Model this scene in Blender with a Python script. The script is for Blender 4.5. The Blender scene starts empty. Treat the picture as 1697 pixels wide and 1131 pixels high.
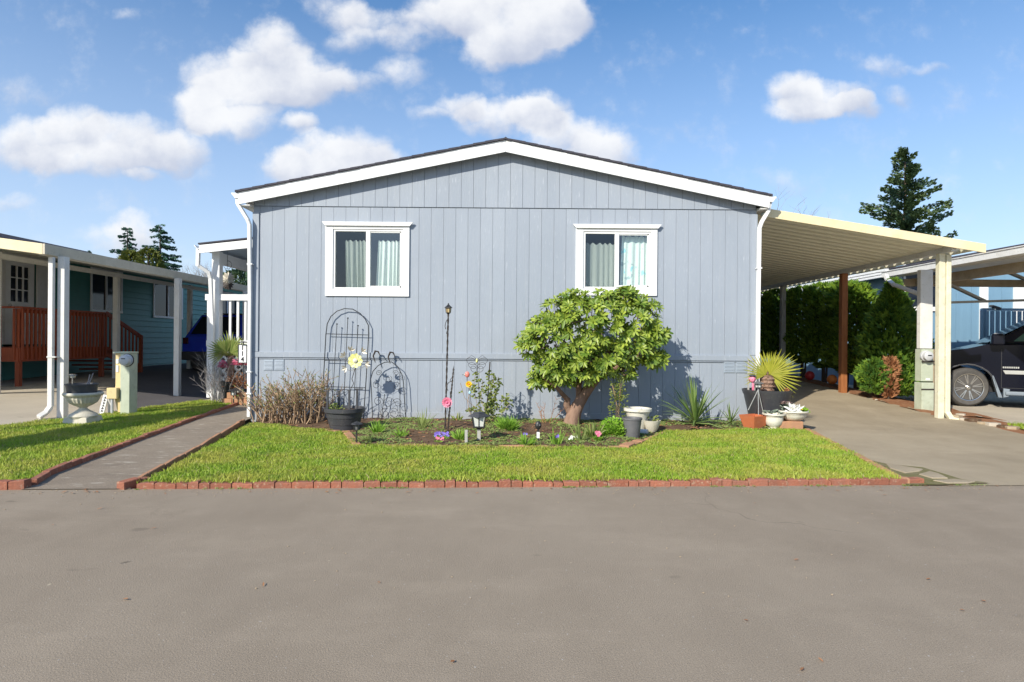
import bpy, math, random
import numpy as np
from mathutils import Vector, Matrix
R = random.Random(7)
rad = math.radians
sc = bpy.context.scene
# ------------------------------------------------------------------ camera
H = 1.33
ROLL = 0.0080
F = 1000.0                       # focal length in photo pixels (photo 1697 wide)
cam_d = bpy.data.cameras.new('camera'); cam = bpy.data.objects.new('camera', cam_d)
sc.collection.objects.link(cam)
cam_d.sensor_width = 36.0; cam_d.lens = 36.0 * F / 1697.0
cam_d.clip_start = 0.05; cam_d.clip_end = 3000
cr, sr = math.cos(ROLL), math.sin(ROLL)
rv = Vector((cr, 0, sr)); uv = Vector((-sr, 0, cr)); bv = Vector((0, -1, 0))
cam.matrix_world = Matrix(((rv.x, uv.x, bv.x, 0), (rv.y, uv.y, bv.y, 0), (rv.z, uv.z, bv.z, H), (0, 0, 0, 1)))
sc.camera = cam
def P(px, py, Y):
    dx = px - 848.5; dy = 565.5 - py
    return Vector(((dx*cr - dy*sr)*Y/F, Y, H + (dx*sr + dy*cr)*Y/F))
# ------------------------------------------------------------------ world, sun
LD = Vector((0.75, 1.0, -0.80)).normalized()        # the way sunlight travels
elev = math.asin(-LD.z); azim = math.atan2(-LD.x, -LD.y)
w = bpy.data.worlds.new('World'); sc.world = w; w.use_nodes = True
nt = w.node_tree; nt.nodes.clear()
def N(t, tree=None, **k):
    n = (tree or nt).nodes.new(t)
    for a, b in k.items(): setattr(n, a, b)
    return n
def mth(op, a, b=None, tree=None, clamp=False):
    tree = tree or nt
    n = N('ShaderNodeMath', tree, operation=op); n.use_clamp = clamp
    for i, x in enumerate((a, b)):
        if x is None: continue
        if isinstance(x, (int, float)): n.inputs[i].default_value = x
        else: tree.links.new(x, n.inputs[i])
    return n.outputs[0]
sky = N('ShaderNodeTexSky', sky_type='NISHITA'); sky.sun_disc = False
sky.sun_elevation = elev; sky.sun_rotation = azim % (2*math.pi)
sky.air_density = 1.0; sky.dust_density = 0.55; sky.ozone_density = 2.2
tc = N('ShaderNodeTexCoord'); sx = N('ShaderNodeSeparateXYZ'); nt.links.new(tc.outputs['Generated'], sx.inputs[0])
yy = mth('MAXIMUM', sx.outputs[1], 0.02)
u0 = mth('DIVIDE', sx.outputs[0], yy); v0 = mth('DIVIDE', sx.outputs[2], yy)
cmb = N('ShaderNodeCombineXYZ'); nt.links.new(u0, cmb.inputs[0]); nt.links.new(v0, cmb.inputs[1])
nz = N('ShaderNodeTexNoise'); nz.inputs['Scale'].default_value = 9; nz.inputs['Detail'].default_value = 7; nz.inputs['Roughness'].default_value = 0.56
nt.links.new(cmb.outputs[0], nz.inputs['Vector'])
# domain warp
vm = N('ShaderNodeVectorMath', operation='SUBTRACT'); nt.links.new(nz.outputs['Color'], vm.inputs[0]); vm.inputs[1].default_value = (.5, .5, .5)
vs = N('ShaderNodeVectorMath', operation='SCALE'); nt.links.new(vm.outputs[0], vs.inputs[0]); vs.inputs['Scale'].default_value = 0.075
va = N('ShaderNodeVectorMath', operation='ADD'); nt.links.new(cmb.outputs[0], va.inputs[0]); nt.links.new(vs.outputs[0], va.inputs[1])
CL = [(45,240,75,42,1),(120,212,55,38,1),(215,230,85,46,1),(290,246,60,34,.9),(150,268,120,28,.9),(235,288,30,10,.6),
(450,88,62,48,1),(365,115,62,36,.9),(500,130,80,48,1),(420,150,110,38,.9),(335,178,48,38,1),(395,200,75,28,.9),(497,212,30,20,.9),(575,135,60,20,.6),
(555,22,62,24,.55),(625,35,75,26,.55),(590,68,60,22,.5),(672,62,40,26,.55),(665,115,45,26,.55),
(752,18,85,42,1),(850,22,110,55,1.1),(925,28,52,45,1.1),(825,88,62,36,1),(860,62,90,46,1),
(765,172,40,22,.9),(840,192,80,26,.95),(900,188,50,30,.9),(960,222,92,30,.9),(1002,248,60,30,.9),
(470,272,40,22,.8),(535,262,75,36,1),(598,236,50,34,.85),(620,272,62,36,.9),(550,290,90,30,.9),
(1318,150,46,32,1),(1368,166,62,30,1),(1412,182,42,20,.9),(1330,186,55,22,.9),
(1470,110,36,20,.42),(1532,118,36,12,.4),(1482,160,24,18,.4),(712,186,34,12,.42),(20,335,34,18,.5),(208,32,22,12,.42),
(225,378,45,28,.75),(200,402,70,26,.7),(1300,300,60,22,.3),(60,150,80,30,.22),
(-300,200,190,60,1),(-700,120,220,80,1),(2100,170,200,60,1),(2700,90,260,80,1),(300,-200,260,70,1),(1300,-260,300,80,1)]
fsum = None; ssum = None
for px, py, rx, ry, wt in CL:
    rx *= 1.2; ry *= 1.2
    ua = ((px-848.5)*cr - (565.5-py)*sr)/F; vb = ((px-848.5)*sr + (565.5-py)*cr)/F
    s1 = N('ShaderNodeVectorMath', operation='MULTIPLY_ADD'); nt.links.new(va.outputs[0], s1.inputs[0])
    s1.inputs[1].default_value = (F/rx, F/ry, 0); s1.inputs[2].default_value = (-ua*F/rx, -vb*F/ry, 0)
    dt = N('ShaderNodeVectorMath', operation='DOT_PRODUCT'); nt.links.new(s1.outputs[0], dt.inputs[0]); nt.links.new(s1.outputs[0], dt.inputs[1])
    k = mth('MAXIMUM', mth('SUBTRACT', 1.0, dt.outputs['Value']), 0.0)
    k = mth('MULTIPLY', k, wt)
    d2 = N('ShaderNodeVectorMath', operation='DOT_PRODUCT'); nt.links.new(s1.outputs[0], d2.inputs[0]); d2.inputs[1].default_value = (-.35, 1, 0)
    sh = mth('MULTIPLY', k, d2.outputs['Value'])
    fsum = k if fsum is None else mth('ADD', fsum, k)
    ssum = sh if ssum is None else mth('ADD', ssum, sh)
nz2 = N('ShaderNodeTexNoise'); nz2.inputs['Scale'].default_value = 16; nz2.inputs['Detail'].default_value = 11; nz2.inputs['Roughness'].default_value = 0.62
nt.links.new(cmb.outputs[0], nz2.inputs['Vector'])
f1 = mth('ADD', mth('MINIMUM', fsum, 1.1), mth('MULTIPLY', mth('SUBTRACT', nz2.outputs[0], .5), 1.5))
mr = N('ShaderNodeMapRange', interpolation_type='SMOOTHSTEP'); nt.links.new(f1, mr.inputs[0])
mr.inputs[1].default_value = -0.02; mr.inputs[2].default_value = 1.02; mr.inputs[4].default_value = 0.95
fwd = mth('GREATER_THAN', sx.outputs[1], 0.03); up = mth('GREATER_THAN', sx.outputs[2], 0.0)
dens = mth('MULTIPLY', mr.outputs[0], mth('MULTIPLY', fwd, up))
shade = mth('ADD', mth('MULTIPLY', mth('DIVIDE', ssum, mth('MAXIMUM', fsum, .2)), 0.62), mth('MULTIPLY', mth('SUBTRACT', nz.outputs[0], .42), 1.9))
m2 = N('ShaderNodeMapRange', interpolation_type='SMOOTHSTEP'); nt.links.new(shade, m2.inputs[0]); m2.inputs[1].default_value = -0.55; m2.inputs[2].default_value = 0.55
cc = N('ShaderNodeMix', data_type='RGBA'); nt.links.new(m2.outputs[0], cc.inputs['Factor'])
SKYS = 0.15
CB = 0.9/SKYS
cc.inputs['A'].default_value = (.52*CB, .57*CB, .70*CB, 1); cc.inputs['B'].default_value = (.92*CB, .93*CB, .95*CB, 1)
hz = N('ShaderNodeMapRange'); nt.links.new(sx.outputs[2], hz.inputs[0]); hz.inputs[1].default_value = 0.0; hz.inputs[2].default_value = 0.5
hz.inputs[3].default_value = 0.78; hz.inputs[4].default_value = 0.08
hsv = N('ShaderNodeHueSaturation'); hsv.inputs['Saturation'].default_value = 1.34; hsv.inputs['Value'].default_value = .97; nt.links.new(sky.outputs[0], hsv.inputs['Color'])
skb = N('ShaderNodeMix', data_type='RGBA'); nt.links.new(hz.outputs[0], skb.inputs['Factor']); nt.links.new(hsv.outputs[0], skb.inputs['A'])
skb.inputs['B'].default_value = (.60/SKYS, .70/SKYS, .90/SKYS, 1)
mixc = N('ShaderNodeMix', data_type='RGBA'); nt.links.new(dens, mixc.inputs['Factor']); nt.links.new(skb.outputs['Result'], mixc.inputs['A']); nt.links.new(cc.outputs['Result'], mixc.inputs['B'])
bg = N('ShaderNodeBackground'); bg.inputs[1].default_value = SKYS; nt.links.new(mixc.outputs['Result'], bg.inputs[0])
wo = N('ShaderNodeOutputWorld'); nt.links.new(bg.outputs[0], wo.inputs[0])
sl = bpy.data.lights.new('sun', 'SUN'); sl.energy = 4.8; sl.angle = rad(0.5); sl.color = (1.0, .94, .82)
so = bpy.data.objects.new('sun', sl); sc.collection.objects.link(so); so.rotation_euler = LD.to_track_quat('-Z', 'Y').to_euler(); so.location = (-20, -25, 30)
sc.view_settings.view_transform = 'Standard'; sc.view_settings.look = 'None'; sc.view_settings.gamma = 1; sc.view_settings.exposure = 0.25
# ------------------------------------------------------------------ helpers
def gz(x, y):
    z = 0.0
    if x > 4: z += 0.056*min(max(y-9.4, 0), 9)*min((x-4), .4)/.4*(1-0.8*min(max(x-8.0, 0), 1))
    if x < -7.4: z += .075*min(-7.4-x, 2.8)*min(max(y-6, 0), 4)/4
    if x < -6.5: z += .022*min(max(y-11, 0), 9)*min(-6.5-x, 1)
    return z
def G(px, py, off=0.0):
    z = off
    for i in range(12):
        p = P(px, py, 1.0); k = (z - H)/(p.z - H)
        q = Vector((p.x*k, k, z)); z = gz(q.x, q.y) + off
    return q
class MB:
    def __init__(s): s.v = []; s.f = []
    def add(s, vs, fs):
        n = len(s.v); s.v += [tuple(a) for a in vs]; s.f += [tuple(i+n for i in f) for f in fs]; return s
    def box(s, x0, x1, y0, y1, z0, z1):
        return s.add([(x0,y0,z0),(x1,y0,z0),(x1,y1,z0),(x0,y1,z0),(x0,y0,z1),(x1,y0,z1),(x1,y1,z1),(x0,y1,z1)],
                     [(0,3,2,1),(4,5,6,7),(0,1,5,4),(1,2,6,5),(2,3,7,6),(3,0,4,7)])
    def bar(s, p, q, w, h, up=(0,0,1)):
        p = Vector(p); q = Vector(q); d = (q-p).normalized(); up = Vector(up)
        a = d.cross(up)
        if a.length < 1e-4: a = d.cross(Vector((0,1,0)))
        a.normalize(); b = a.cross(d); a *= w/2; b *= h/2
        return s.add([p-a-b, p+a-b, p+a+b, p-a+b, q-a-b, q+a-b, q+a+b, q-a+b],
                     [(0,1,2,3),(4,7,6,5),(0,4,5,1),(1,5,6,2),(2,6,7,3),(3,7,4,0)])
    def tube(s, pts, r, n=6, caps=True, closed=False):
        pts = [Vector(p) for p in pts]; m = len(pts)
        rs = r if isinstance(r, (list, tuple)) else [r]*m
        base = len(s.v); prev = None
        for i, p in enumerate(pts):
            a = pts[max(i-1, 0)]; b = pts[min(i+1, m-1)]; d = (b-a)
            if d.length < 1e-9: d = Vector((0,0,1))
            d.normalize()
            if prev is None:
                x = d.cross(Vector((0,0,1)))
                if x.length < .05: x = d.cross(Vector((0,1,0)))
            else: x = prev - d*prev.dot(d)
            x.normalize(); prev = x; y = d.cross(x)
            for k in range(n):
                t = 2*math.pi*k/n; s.v.append(tuple(p + (x*math.cos(t)+y*math.sin(t))*rs[i]))
        for i in range(m-1):
            for k in range(n):
                a = base+i*n+k; b = base+i*n+(k+1)%n; s.f.append((a, b, b+n, a+n))
        if caps:
            s.f.append(tuple(base+k for k in range(n))[::-1]); s.f.append(tuple(base+(m-1)*n+k for k in range(n)))
        return s
    def lathe(s, c, prof, n=24, axis='z', flute=None, caps=True):
        base = len(s.v); c = Vector(c)
        for j, (r, z) in enumerate(prof):
            for k in range(n):
                t = 2*math.pi*k/n; rr = r
                if flute and flute[0] <= j <= flute[1]: rr = r*(1 - flute[2]*(k % 2))
                a, b = rr*math.cos(t), rr*math.sin(t)
                o = {'z': (a, b, z), 'y': (a, z, b), 'x': (z, a, b)}[axis]
                s.v.append(tuple(c + Vector(o)))
        for j in range(len(prof)-1):
            for k in range(n):
                a = base+j*n+k; b = base+j*n+(k+1) % n
                s.f.append((a, b, b+n, a+n) if axis != 'y' else (a, a+n, b+n, b))
        if caps:
            s.f.append(tuple(base+k for k in range(n))[::-1]); s.f.append(tuple(base+(len(prof)-1)*n+k for k in range(n)))
        return s
    def prism(s, poly, axis, a, b):
        n = len(poly)
        def mk(p, t): return {'y': (p[0], t, p[1]), 'x': (t, p[0], p[1]), 'z': (p[0], p[1], t)}[axis]
        return s.add([mk(p, a) for p in poly]+[mk(p, b) for p in poly],
                     [tuple(range(n)), tuple(range(2*n-1, n-1, -1))]+[(i, i+n, (i+1) % n+n, (i+1) % n) for i in range(n)])
    def leaf(s, p, d, nn, L, W, droop=.25, segs=((0,.12),(.3,.8),(.65,1),(1,.05))):
        p = Vector(p); d = Vector(d).normalized(); nn = Vector(nn); a = d.cross(nn)
        if a.length < .01: a = d.cross(Vector((1,.3,.2)))
        a.normalize(); nn = a.cross(d)
        vs = []; fs = []
        for t, wd in segs:
            c = p + d*(L*t) - Vector((0,0,1))*(droop*L*t*t)
            vs += [c - a*(W*wd/2) + nn*(W*.12*wd), c, c + a*(W*wd/2) + nn*(W*.12*wd)]
        for i in range(len(segs)-1):
            j = i*3; fs += [(j, j+1, j+4, j+3), (j+1, j+2, j+5, j+4)]
        return s.add(vs, fs)
    def quad(s, p, d, nn, L, W):
        p = Vector(p); d = Vector(d).normalized(); a = d.cross(Vector(nn))
        if a.length < .01: a = d.cross(Vector((1,.3,.2)))
        a.normalize()
        return s.add([p, p+d*L*.45+a*W/2, p+d*L, p+d*L*.45-a*W/2], [(0,1,2,3)])
    def ball(s, c, rx, ry=None, rz=None, n=12, m=8, fn=None):
        ry = ry or rx; rz = rz or rx; c = Vector(c); b0 = len(s.v)
        for j in range(m+1):
            ph = math.pi*j/m
            for k in range(n):
                t = 2*math.pi*k/n; u = Vector((math.sin(ph)*math.cos(t)*rx, math.sin(ph)*math.sin(t)*ry, math.cos(ph)*rz))
                if fn: u *= fn(t, ph)
                s.v.append(tuple(c+u))
        for j in range(m):
            for k in range(n):
                a = b0+j*n+k; b = b0+j*n+(k+1) % n; s.f.append((a, a+n, b+n, b))
        return s
    def build(s, name, mat, parent=None, smooth=False, bevel=0, loc=None):
        me = bpy.data.meshes.new(name)
        V = np.array(s.v, dtype=float).reshape(-1, 3)
        if parent is not None: org = wloc(parent)
        elif loc is not None: org = Vector(loc)
        else: org = Vector(((V[:,0].min()+V[:,0].max())/2, (V[:,1].min()+V[:,1].max())/2, V[:,2].min()))
        V = V - np.array(org)
        me.from_pydata(V.tolist(), [], s.f); me.update()
        me.materials.append(mat)
        if smooth:
            me.polygons.foreach_set('use_smooth', [True]*len(me.polygons))
            try: me.set_sharp_from_angle(angle=rad(40))
            except Exception: pass
        o = bpy.data.objects.new(name, me); sc.collection.objects.link(o)
        if parent is not None: o.parent = parent
        else: o.location = org
        if bevel:
            b = o.modifiers.new('bevel', 'BEVEL'); b.width = bevel; b.segments = 2; b.limit_method = 'ANGLE'; b.angle_limit = rad(35)
        return o
def wloc(o):
    v = Vector((0,0,0))
    while o is not None: v = v + o.location; o = o.parent
    return v
def tag(o, label=None, cat=None, group=None, kind=None):
    if label: o['label'] = label
    if cat: o['category'] = cat
    if group: o['group'] = group
    if kind: o['kind'] = kind
    return o
def thing(name, label, cat, loc=(0,0,0), group=None):
    o = bpy.data.objects.new(name, None); sc.collection.objects.link(o); o.location = loc; o.empty_display_size = .2
    return tag(o, label, cat, group)
def copy_tree(o, parent=None):
    c = o.copy(); sc.collection.objects.link(c)
    if parent is not None: c.parent = parent
    for ch in [x for x in sc.objects if x.parent == o]: copy_tree(ch, c)
    return c
def struct(o): o['kind'] = 'structure'; return o
# ------------------------------------------------------------------ materials
def rgb(c): return (c[0], c[1], c[2], 1)
def base_mat(name):
    m = bpy.data.materials.new(name); m.use_nodes = True; t = m.node_tree
    return m, t, t.nodes['Principled BSDF']
def noise(t, scale, detail=5, rough=.55, stretch=(1,1,1), coord='Object'):
    c = N('ShaderNodeTexCoord', t); mp = N('ShaderNodeMapping', t); mp.inputs['Scale'].default_value = stretch
    t.links.new(c.outputs[coord], mp.inputs[0])
    n = N('ShaderNodeTexNoise', t); n.inputs['Scale'].default_value = scale; n.inputs['Detail'].default_value = detail; n.inputs['Roughness'].default_value = rough
    t.links.new(mp.outputs[0], n.inputs['Vector']); return n.outputs[0]
def ramp(t, src, a, b, lo=0., hi=1.):
    n = N('ShaderNodeMapRange', t); t.links.new(src, n.inputs[0]); n.inputs[1].default_value = a; n.inputs[2].default_value = b
    n.inputs[3].default_value = lo; n.inputs[4].default_value = hi; return n.outputs[0]
def mixc_(t, f, A, B):
    n = N('ShaderNodeMix', t, data_type='RGBA')
    for s_, x in (('Factor', f), ('A', A), ('B', B)):
        if isinstance(x, tuple): n.inputs[s_].default_value = rgb(x)
        elif isinstance(x, (int, float)): n.inputs[s_].default_value = x
        else: t.links.new(x, n.inputs[s_])
    return n.outputs['Result']
def M(name, c1, c2=None, rough=.6, scale=4, bump=0, bscale=60, metal=0, stretch=(1,1,1), dirt=None, dirtamt=.3, spec=.4, isl=0):
    m, t, b = base_mat(name)
    c2 = c2 or tuple(x*.86 for x in c1)
    col = mixc_(t, ramp(t, noise(t, scale, 6, .6, stretch), .35, .65), c1, c2)
    if isl:
        g = N('ShaderNodeNewGeometry', t); col = mixc_(t, ramp(t, g.outputs['Random Per Island'], 0, 1, 0, isl), col, tuple(x*.45 for x in c1))
    if dirt:
        d = ramp(t, noise(t, scale*2.7, 8, .7, stretch), .55, .72, 0, dirtamt); col = mixc_(t, d, col, dirt)
    t.links.new(col, b.inputs['Base Color']); b.inputs['Roughness'].default_value = rough; b.inputs['Metallic'].default_value = metal
    b.inputs['Specular IOR Level'].default_value = spec
    if bump:
        bn = N('ShaderNodeBump', t); bn.inputs['Strength'].default_value = bump; bn.inputs['Distance'].default_value = .01
        t.links.new(noise(t, bscale, 6, .65, stretch), bn.inputs['Height']); t.links.new(bn.outputs[0], b.inputs['Normal'])
    return m
def leafM(name, c1, c2, c3=None, rough=.45, trans=.3, pscale=1.2, gloss=.4):
    m, t, b = base_mat(name)
    g = N('ShaderNodeNewGeometry', t)
    col = mixc_(t, g.outputs['Random Per Island'], c1, c2)
    if c3: col = mixc_(t, ramp(t, noise(t, pscale, 4), .45, .65, 0, .8), col, c3)
    t.links.new(col, b.inputs['Base Color']); b.inputs['Roughness'].default_value = rough; b.inputs['Specular IOR Level'].default_value = gloss
    tr = N('ShaderNodeBsdfTranslucent', t); t.links.new(col, tr.inputs[0])
    mx = N('ShaderNodeMixShader', t); mx.inputs[0].default_value = trans
    t.links.new(b.outputs[0], mx.inputs[1]); t.links.new(tr.outputs[0], mx.inputs[2])
    t.links.new(mx.outputs[0], t.nodes['Material Output'].inputs[0]); return m
mats = {}
mats['asphalt'] = None
def asphaltM(name, c1, c2, speck=.5, cracks=True):
    m, t, b = base_mat(name)
    big = ramp(t, noise(t, .35, 4, .5), .35, .68); mid = ramp(t, noise(t, 2.2, 7, .65, (1, .55, 1)), .3, .7, 0, .55)
    col = mixc_(t, big, c1, c2); col = mixc_(t, mid, col, tuple(x*1.17 for x in c2))
    fine = noise(t, 170, 3, .7); col = mixc_(t, ramp(t, fine, .38, .62, speck, 0), col, tuple(x*.42 for x in c1))
    col = mixc_(t, ramp(t, noise(t, 60, 2, .5), .70, .74, 0, .75), col, (.5, .47, .43))
    col = mixc_(t, ramp(t, noise(t, 5.5, 3, .4), .76, .80, 0, .8), col, tuple(x*.35 for x in c1))
    col = mixc_(t, ramp(t, noise(t, 2.6, 2, .3, (1,1.6,1)), .74, .77, 0, .55), col, tuple(x*.55 for x in c1))
    col = mixc_(t, ramp(t, noise(t, 18, 2, .4), .77, .80, 0, .7), col, (.5,.42,.30))
    col = mixc_(t, ramp(t, noise(t, 1.1, 8, .75, (.6,1.3,1)), .5, .72, 0, .22), col, tuple(min(1,x*1.45) for x in c2))
    rr = noise(t, .8, 5, .6); col = mixc_(t, ramp(t, rr, .52, .75, 0, .35), col, tuple(x*.75 for x in c1))
    if cracks:
        c = N('ShaderNodeTexCoord', t); vo = N('ShaderNodeTexVoronoi', t, feature='DISTANCE_TO_EDGE'); vo.inputs['Scale'].default_value = .33
        nv = N('ShaderNodeTexNoise', t); nv.inputs['Scale'].default_value = 1.3; nv.inputs['Detail'].default_value = 6; t.links.new(c.outputs['Object'], nv.inputs['Vector'])
        ad = N('ShaderNodeVectorMath', t, operation='ADD'); t.links.new(c.outputs['Object'], ad.inputs[0]); t.links.new(nv.outputs['Color'], ad.inputs[1]); t.links.new(ad.outputs[0], vo.inputs['Vector'])
        msk = ramp(t, noise(t, .22, 3, .5), .52, .62)
        cf = mth('MULTIPLY', ramp(t, vo.outputs['Distance'], 0.0, .0035, .8, 0), msk, t); col = mixc_(t, cf, col, tuple(x*.3 for x in c1))
    t.links.new(col, b.inputs['Base Color']); b.inputs['Roughness'].default_value = .85; b.inputs['Specular IOR Level'].default_value = .25
    bn = N('ShaderNodeBump', t); bn.inputs['Strength'].default_value = .55; bn.inputs['Distance'].default_value = .008
    t.links.new(noise(t, 120, 5, .7), bn.inputs['Height']); t.links.new(bn.outputs[0], b.inputs['Normal'])
    return m
ASPH = asphaltM('asphalt', (.295,.238,.176), (.350,.288,.218))
DRIVE = asphaltM('driveway_asphalt', (.31,.25,.17), (.43,.355,.25), .35, False)
PATHM = asphaltM('path_surface', (.22,.175,.13), (.36,.30,.225), .6, False)
def pathM():
    m = asphaltM('path_surface', (.23,.18,.135), (.34,.28,.21), .6, False); t = m.node_tree; b = t.nodes['Principled BSDF']
    src = b.inputs['Base Color'].links[0].from_socket
    c = mixc_(t, ramp(t, noise(t, 3.2, 5, .6, (1.1,6,1)), .60, .66, 0, .75), src, (.55,.50,.42))
    c = mixc_(t, ramp(t, noise(t, 2.2, 5, .6, (1.3,2,1)), .55, .7, 0, .5), c, (.15,.12,.095))
    t.links.new(c, b.inputs['Base Color']); return m
PATHM = pathM()
CONC = asphaltM('concrete', (.43,.37,.29), (.52,.46,.37), .18, False)
SOIL = M('soil', (.085,.052,.032), (.17,.11,.07), .95, 9, .9, 35, dirt=(.3,.24,.16), dirtamt=.5, spec=.1)
MULCH = M('mulch', (.24,.10,.05), (.33,.18,.10), .95, 14, .9, 50, dirt=(.45,.36,.26), dirtamt=.5, spec=.1)
GRNDM = M('ground_soil', (.16,.14,.08), (.10,.13,.05), .95, 1.5, .5, 20, spec=.1)
TURF = M('turf', (.10,.15,.03), (.16,.17,.05), .95, 3, .8, 45, spec=.1)
def sidingM():
    m, t, b = base_mat('grey_blue_siding')
    g = N('ShaderNodeNewGeometry', t)
    c = mixc_(t, g.outputs['Random Per Island'], (.315,.354,.410), (.340,.380,.436))
    c = mixc_(t, ramp(t, noise(t, .9, 6, .65, (1,1,.5)), .4, .62, 0, .7), c, (.290,.328,.382))
    c = mixc_(t, ramp(t, noise(t, 6, 6, .7, (4,1,.12)), .52, .72, 0, .45), c, (.38,.405,.435))
    oc = N('ShaderNodeTexCoord', t); sz = N('ShaderNodeSeparateXYZ', t); t.links.new(oc.outputs['Object'], sz.inputs[0])
    sp = mth('ADD', mth('MULTIPLY', sz.outputs[2], -2.6, t), mth('MULTIPLY', noise(t, 5, 7, .7), 1.6, t), t); c = mixc_(t, ramp(t, sp, .15, .9, 0, .45), c, (.36,.33,.28))
    c = mixc_(t, ramp(t, noise(t, 14, 7, .65, (3.2,1,.35)), .60, .72, 0, .6), c, (.56,.59,.64))
    t.links.new(c, b.inputs['Base Color']); b.inputs['Roughness'].default_value = .55; b.inputs['Specular IOR Level'].default_value = .3
    bn = N('ShaderNodeBump', t); bn.inputs['Strength'].default_value = .6; bn.inputs['Distance'].default_value = .006
    t.links.new(noise(t, 20, 8, .7, (5,1,.45)), bn.inputs['Height']); t.links.new(bn.outputs[0], b.inputs['Normal']); return m
SIDING = sidingM()
WHITE = M('white_trim', (.82,.82,.81), (.76,.76,.75), .45, 3, .15, 60, dirt=(.62,.6,.56), dirtamt=.25)
WHITEO = M('aged_white', (.72,.71,.68), (.66,.64,.60), .5, 5, .2, 50, dirt=(.38,.36,.3), dirtamt=.5)
CREAM = M('cream_paint', (.80,.69,.45), (.74,.63,.38), .5, 4, .15, 50, dirt=(.45,.36,.22), dirtamt=.35)
CREAMW = M('weathered_cream_post', (.74,.70,.54), (.64,.61,.44), .5, 6, .25, 50, dirt=(.30,.30,.2), dirtamt=.6)
PANELM = M('ribbed_roof_panel', (.88,.85,.70), (.84,.81,.66), .45, 3, .1)
BEIGE = M('beige_fascia', (.60,.54,.42), (.52,.47,.36), .6, 5, .3, 40, dirt=(.33,.3,.22), dirtamt=.6)
SHING = M('dark_shingle', (.045,.045,.06), (.07,.065,.08), .9, 12, .9, 70)
TEAL = M('teal_siding', (.06,.23,.205), (.07,.26,.235), .5, 2, .2, 50)
BLUEH = M('blue_siding', (.17,.30,.42), (.19,.33,.45), .55, 2, .2, 50, stretch=(4,4,.5))
REDW = M('red_stained_wood', (.33,.075,.028), (.24,.05,.02), .55, 6, .3, 50, stretch=(3,3,.4))
BROWNW = M('brown_post_wood', (.36,.14,.05), (.28,.10,.035), .6, 6, .3, 50, stretch=(3,3,.4))
TANW = M('weathered_tan_wood', (.42,.33,.22), (.34,.26,.17), .7, 5, .4, 40, dirt=(.15,.11,.08), dirtamt=.5)
GREYW = M('grey_wood', (.42,.41,.38), (.36,.35,.32), .7, 5, .3, 40)
BRICK = M('red_brick', (.40,.145,.085), (.31,.135,.09), .9, 9, 1.0, 45, dirt=(.50,.40,.28), dirtamt=.8, isl=.55)
BRICKT = M('tan_brick', (.52,.27,.14), (.42,.22,.13), .85, 7, .6, 60, dirt=(.22,.2,.1), dirtamt=.5, isl=.25)
BLACKM = M('black_metal', (.022,.022,.024), (.03,.03,.03), .42, 10, .1, 80, spec=.5)
RUSTM = M('wrought_iron', (.035,.03,.028), (.055,.04,.032), .55, 20, .2, 80)
DARKP = M('dark_grey_plastic', (.045,.047,.055), (.065,.065,.07), .45, 4, .15, 40, dirt=(.18,.17,.16), dirtamt=.3)
GREYP = M('grey_plastic', (.14,.14,.145), (.11,.11,.115), .5, 5, .15, 40, dirt=(.25,.23,.2), dirtamt=.4)
URN = M('stone_urn', (.62,.58,.48), (.52,.48,.38), .7, 6, .35, 50, dirt=(.28,.26,.16), dirtamt=.55)
WPOT = M('white_glazed_pot', (.74,.71,.61), (.66,.62,.51), .45, 5, .15, 40, dirt=(.38,.33,.22), dirtamt=.6)
TERRA = M('terracotta', (.52,.155,.06), (.44,.13,.055), .75, 5, .25, 50, dirt=(.5,.3,.2), dirtamt=.3)
METER = M('meter_casing', (.55,.56,.57), (.48,.49,.5), .35, 8, .1, 40)
MGREEN = M('pale_green_paint', (.50,.54,.42), (.42,.46,.35), .6, 5, .3, 40, dirt=(.25,.27,.17), dirtamt=.5)
YELP = M('sunlit_side_yellow', (.72,.55,.26), (.66,.52,.28), .6, 5, .2, 40, dirt=(.4,.36,.2), dirtamt=.4)  # yellow tone paints sunlight onto the left side of the meter post
BARK = M('bark', (.30,.19,.135), (.21,.13,.09), .85, 9, .9, 30, stretch=(1,1,.4))
DBARK = M('dark_bark', (.10,.07,.05), (.07,.05,.035), .9, 9, .8, 30, stretch=(1,1,.3))
TWIG = leafM('dry_twig', (.50,.35,.21), (.22,.14,.09), None, .8, .05)
GTWIG = leafM('pale_twig', (.34,.31,.29), (.24,.22,.22), None, .8, .0)
RHOD = leafM('rhododendron_leaf', (.13,.22,.025), (.42,.50,.07), (.07,.15,.02), .42, .22, 6, .4)
ARBO = leafM('arborvitae_leaf', (.07,.16,.012), (.25,.37,.03), (.05,.11,.015), .6, .22)
ARBS = leafM('arborvitae_shrub_leaf', (.05,.14,.02), (.25,.38,.04), (.04,.12,.025), .6, .3, 4)
BROWNL = leafM('browned_leaf', (.34,.15,.06), (.48,.24,.12), None, .8, .2)
FIR = leafM('fir_needles', (.05,.10,.05), (.13,.18,.06), (.04,.10,.09), .6, .15, .5)
SPRU = leafM('spruce_needles', (.04,.12,.10), (.10,.20,.12), None, .6, .15)
GOLDC = leafM('golden_conifer_leaf', (.08,.12,.02), (.17,.17,.03), None, .6, .2)
PALM = leafM('palm_leaf', (.36,.38,.035), (.50,.48,.07), None, .4, .4)
PALMG = leafM('green_palm_leaf', (.15,.23,.05), (.34,.38,.12), None, .4, .3)
YUC = leafM('yucca_leaf', (.13,.22,.05), (.26,.34,.11), None, .35, .25)
TUFT = leafM('bright_grass_leaf', (.17,.34,.03), (.28,.46,.06), None, .5, .35)
WEED = leafM('weed_leaf', (.15,.22,.05), (.28,.33,.10), None, .6, .3)
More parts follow.
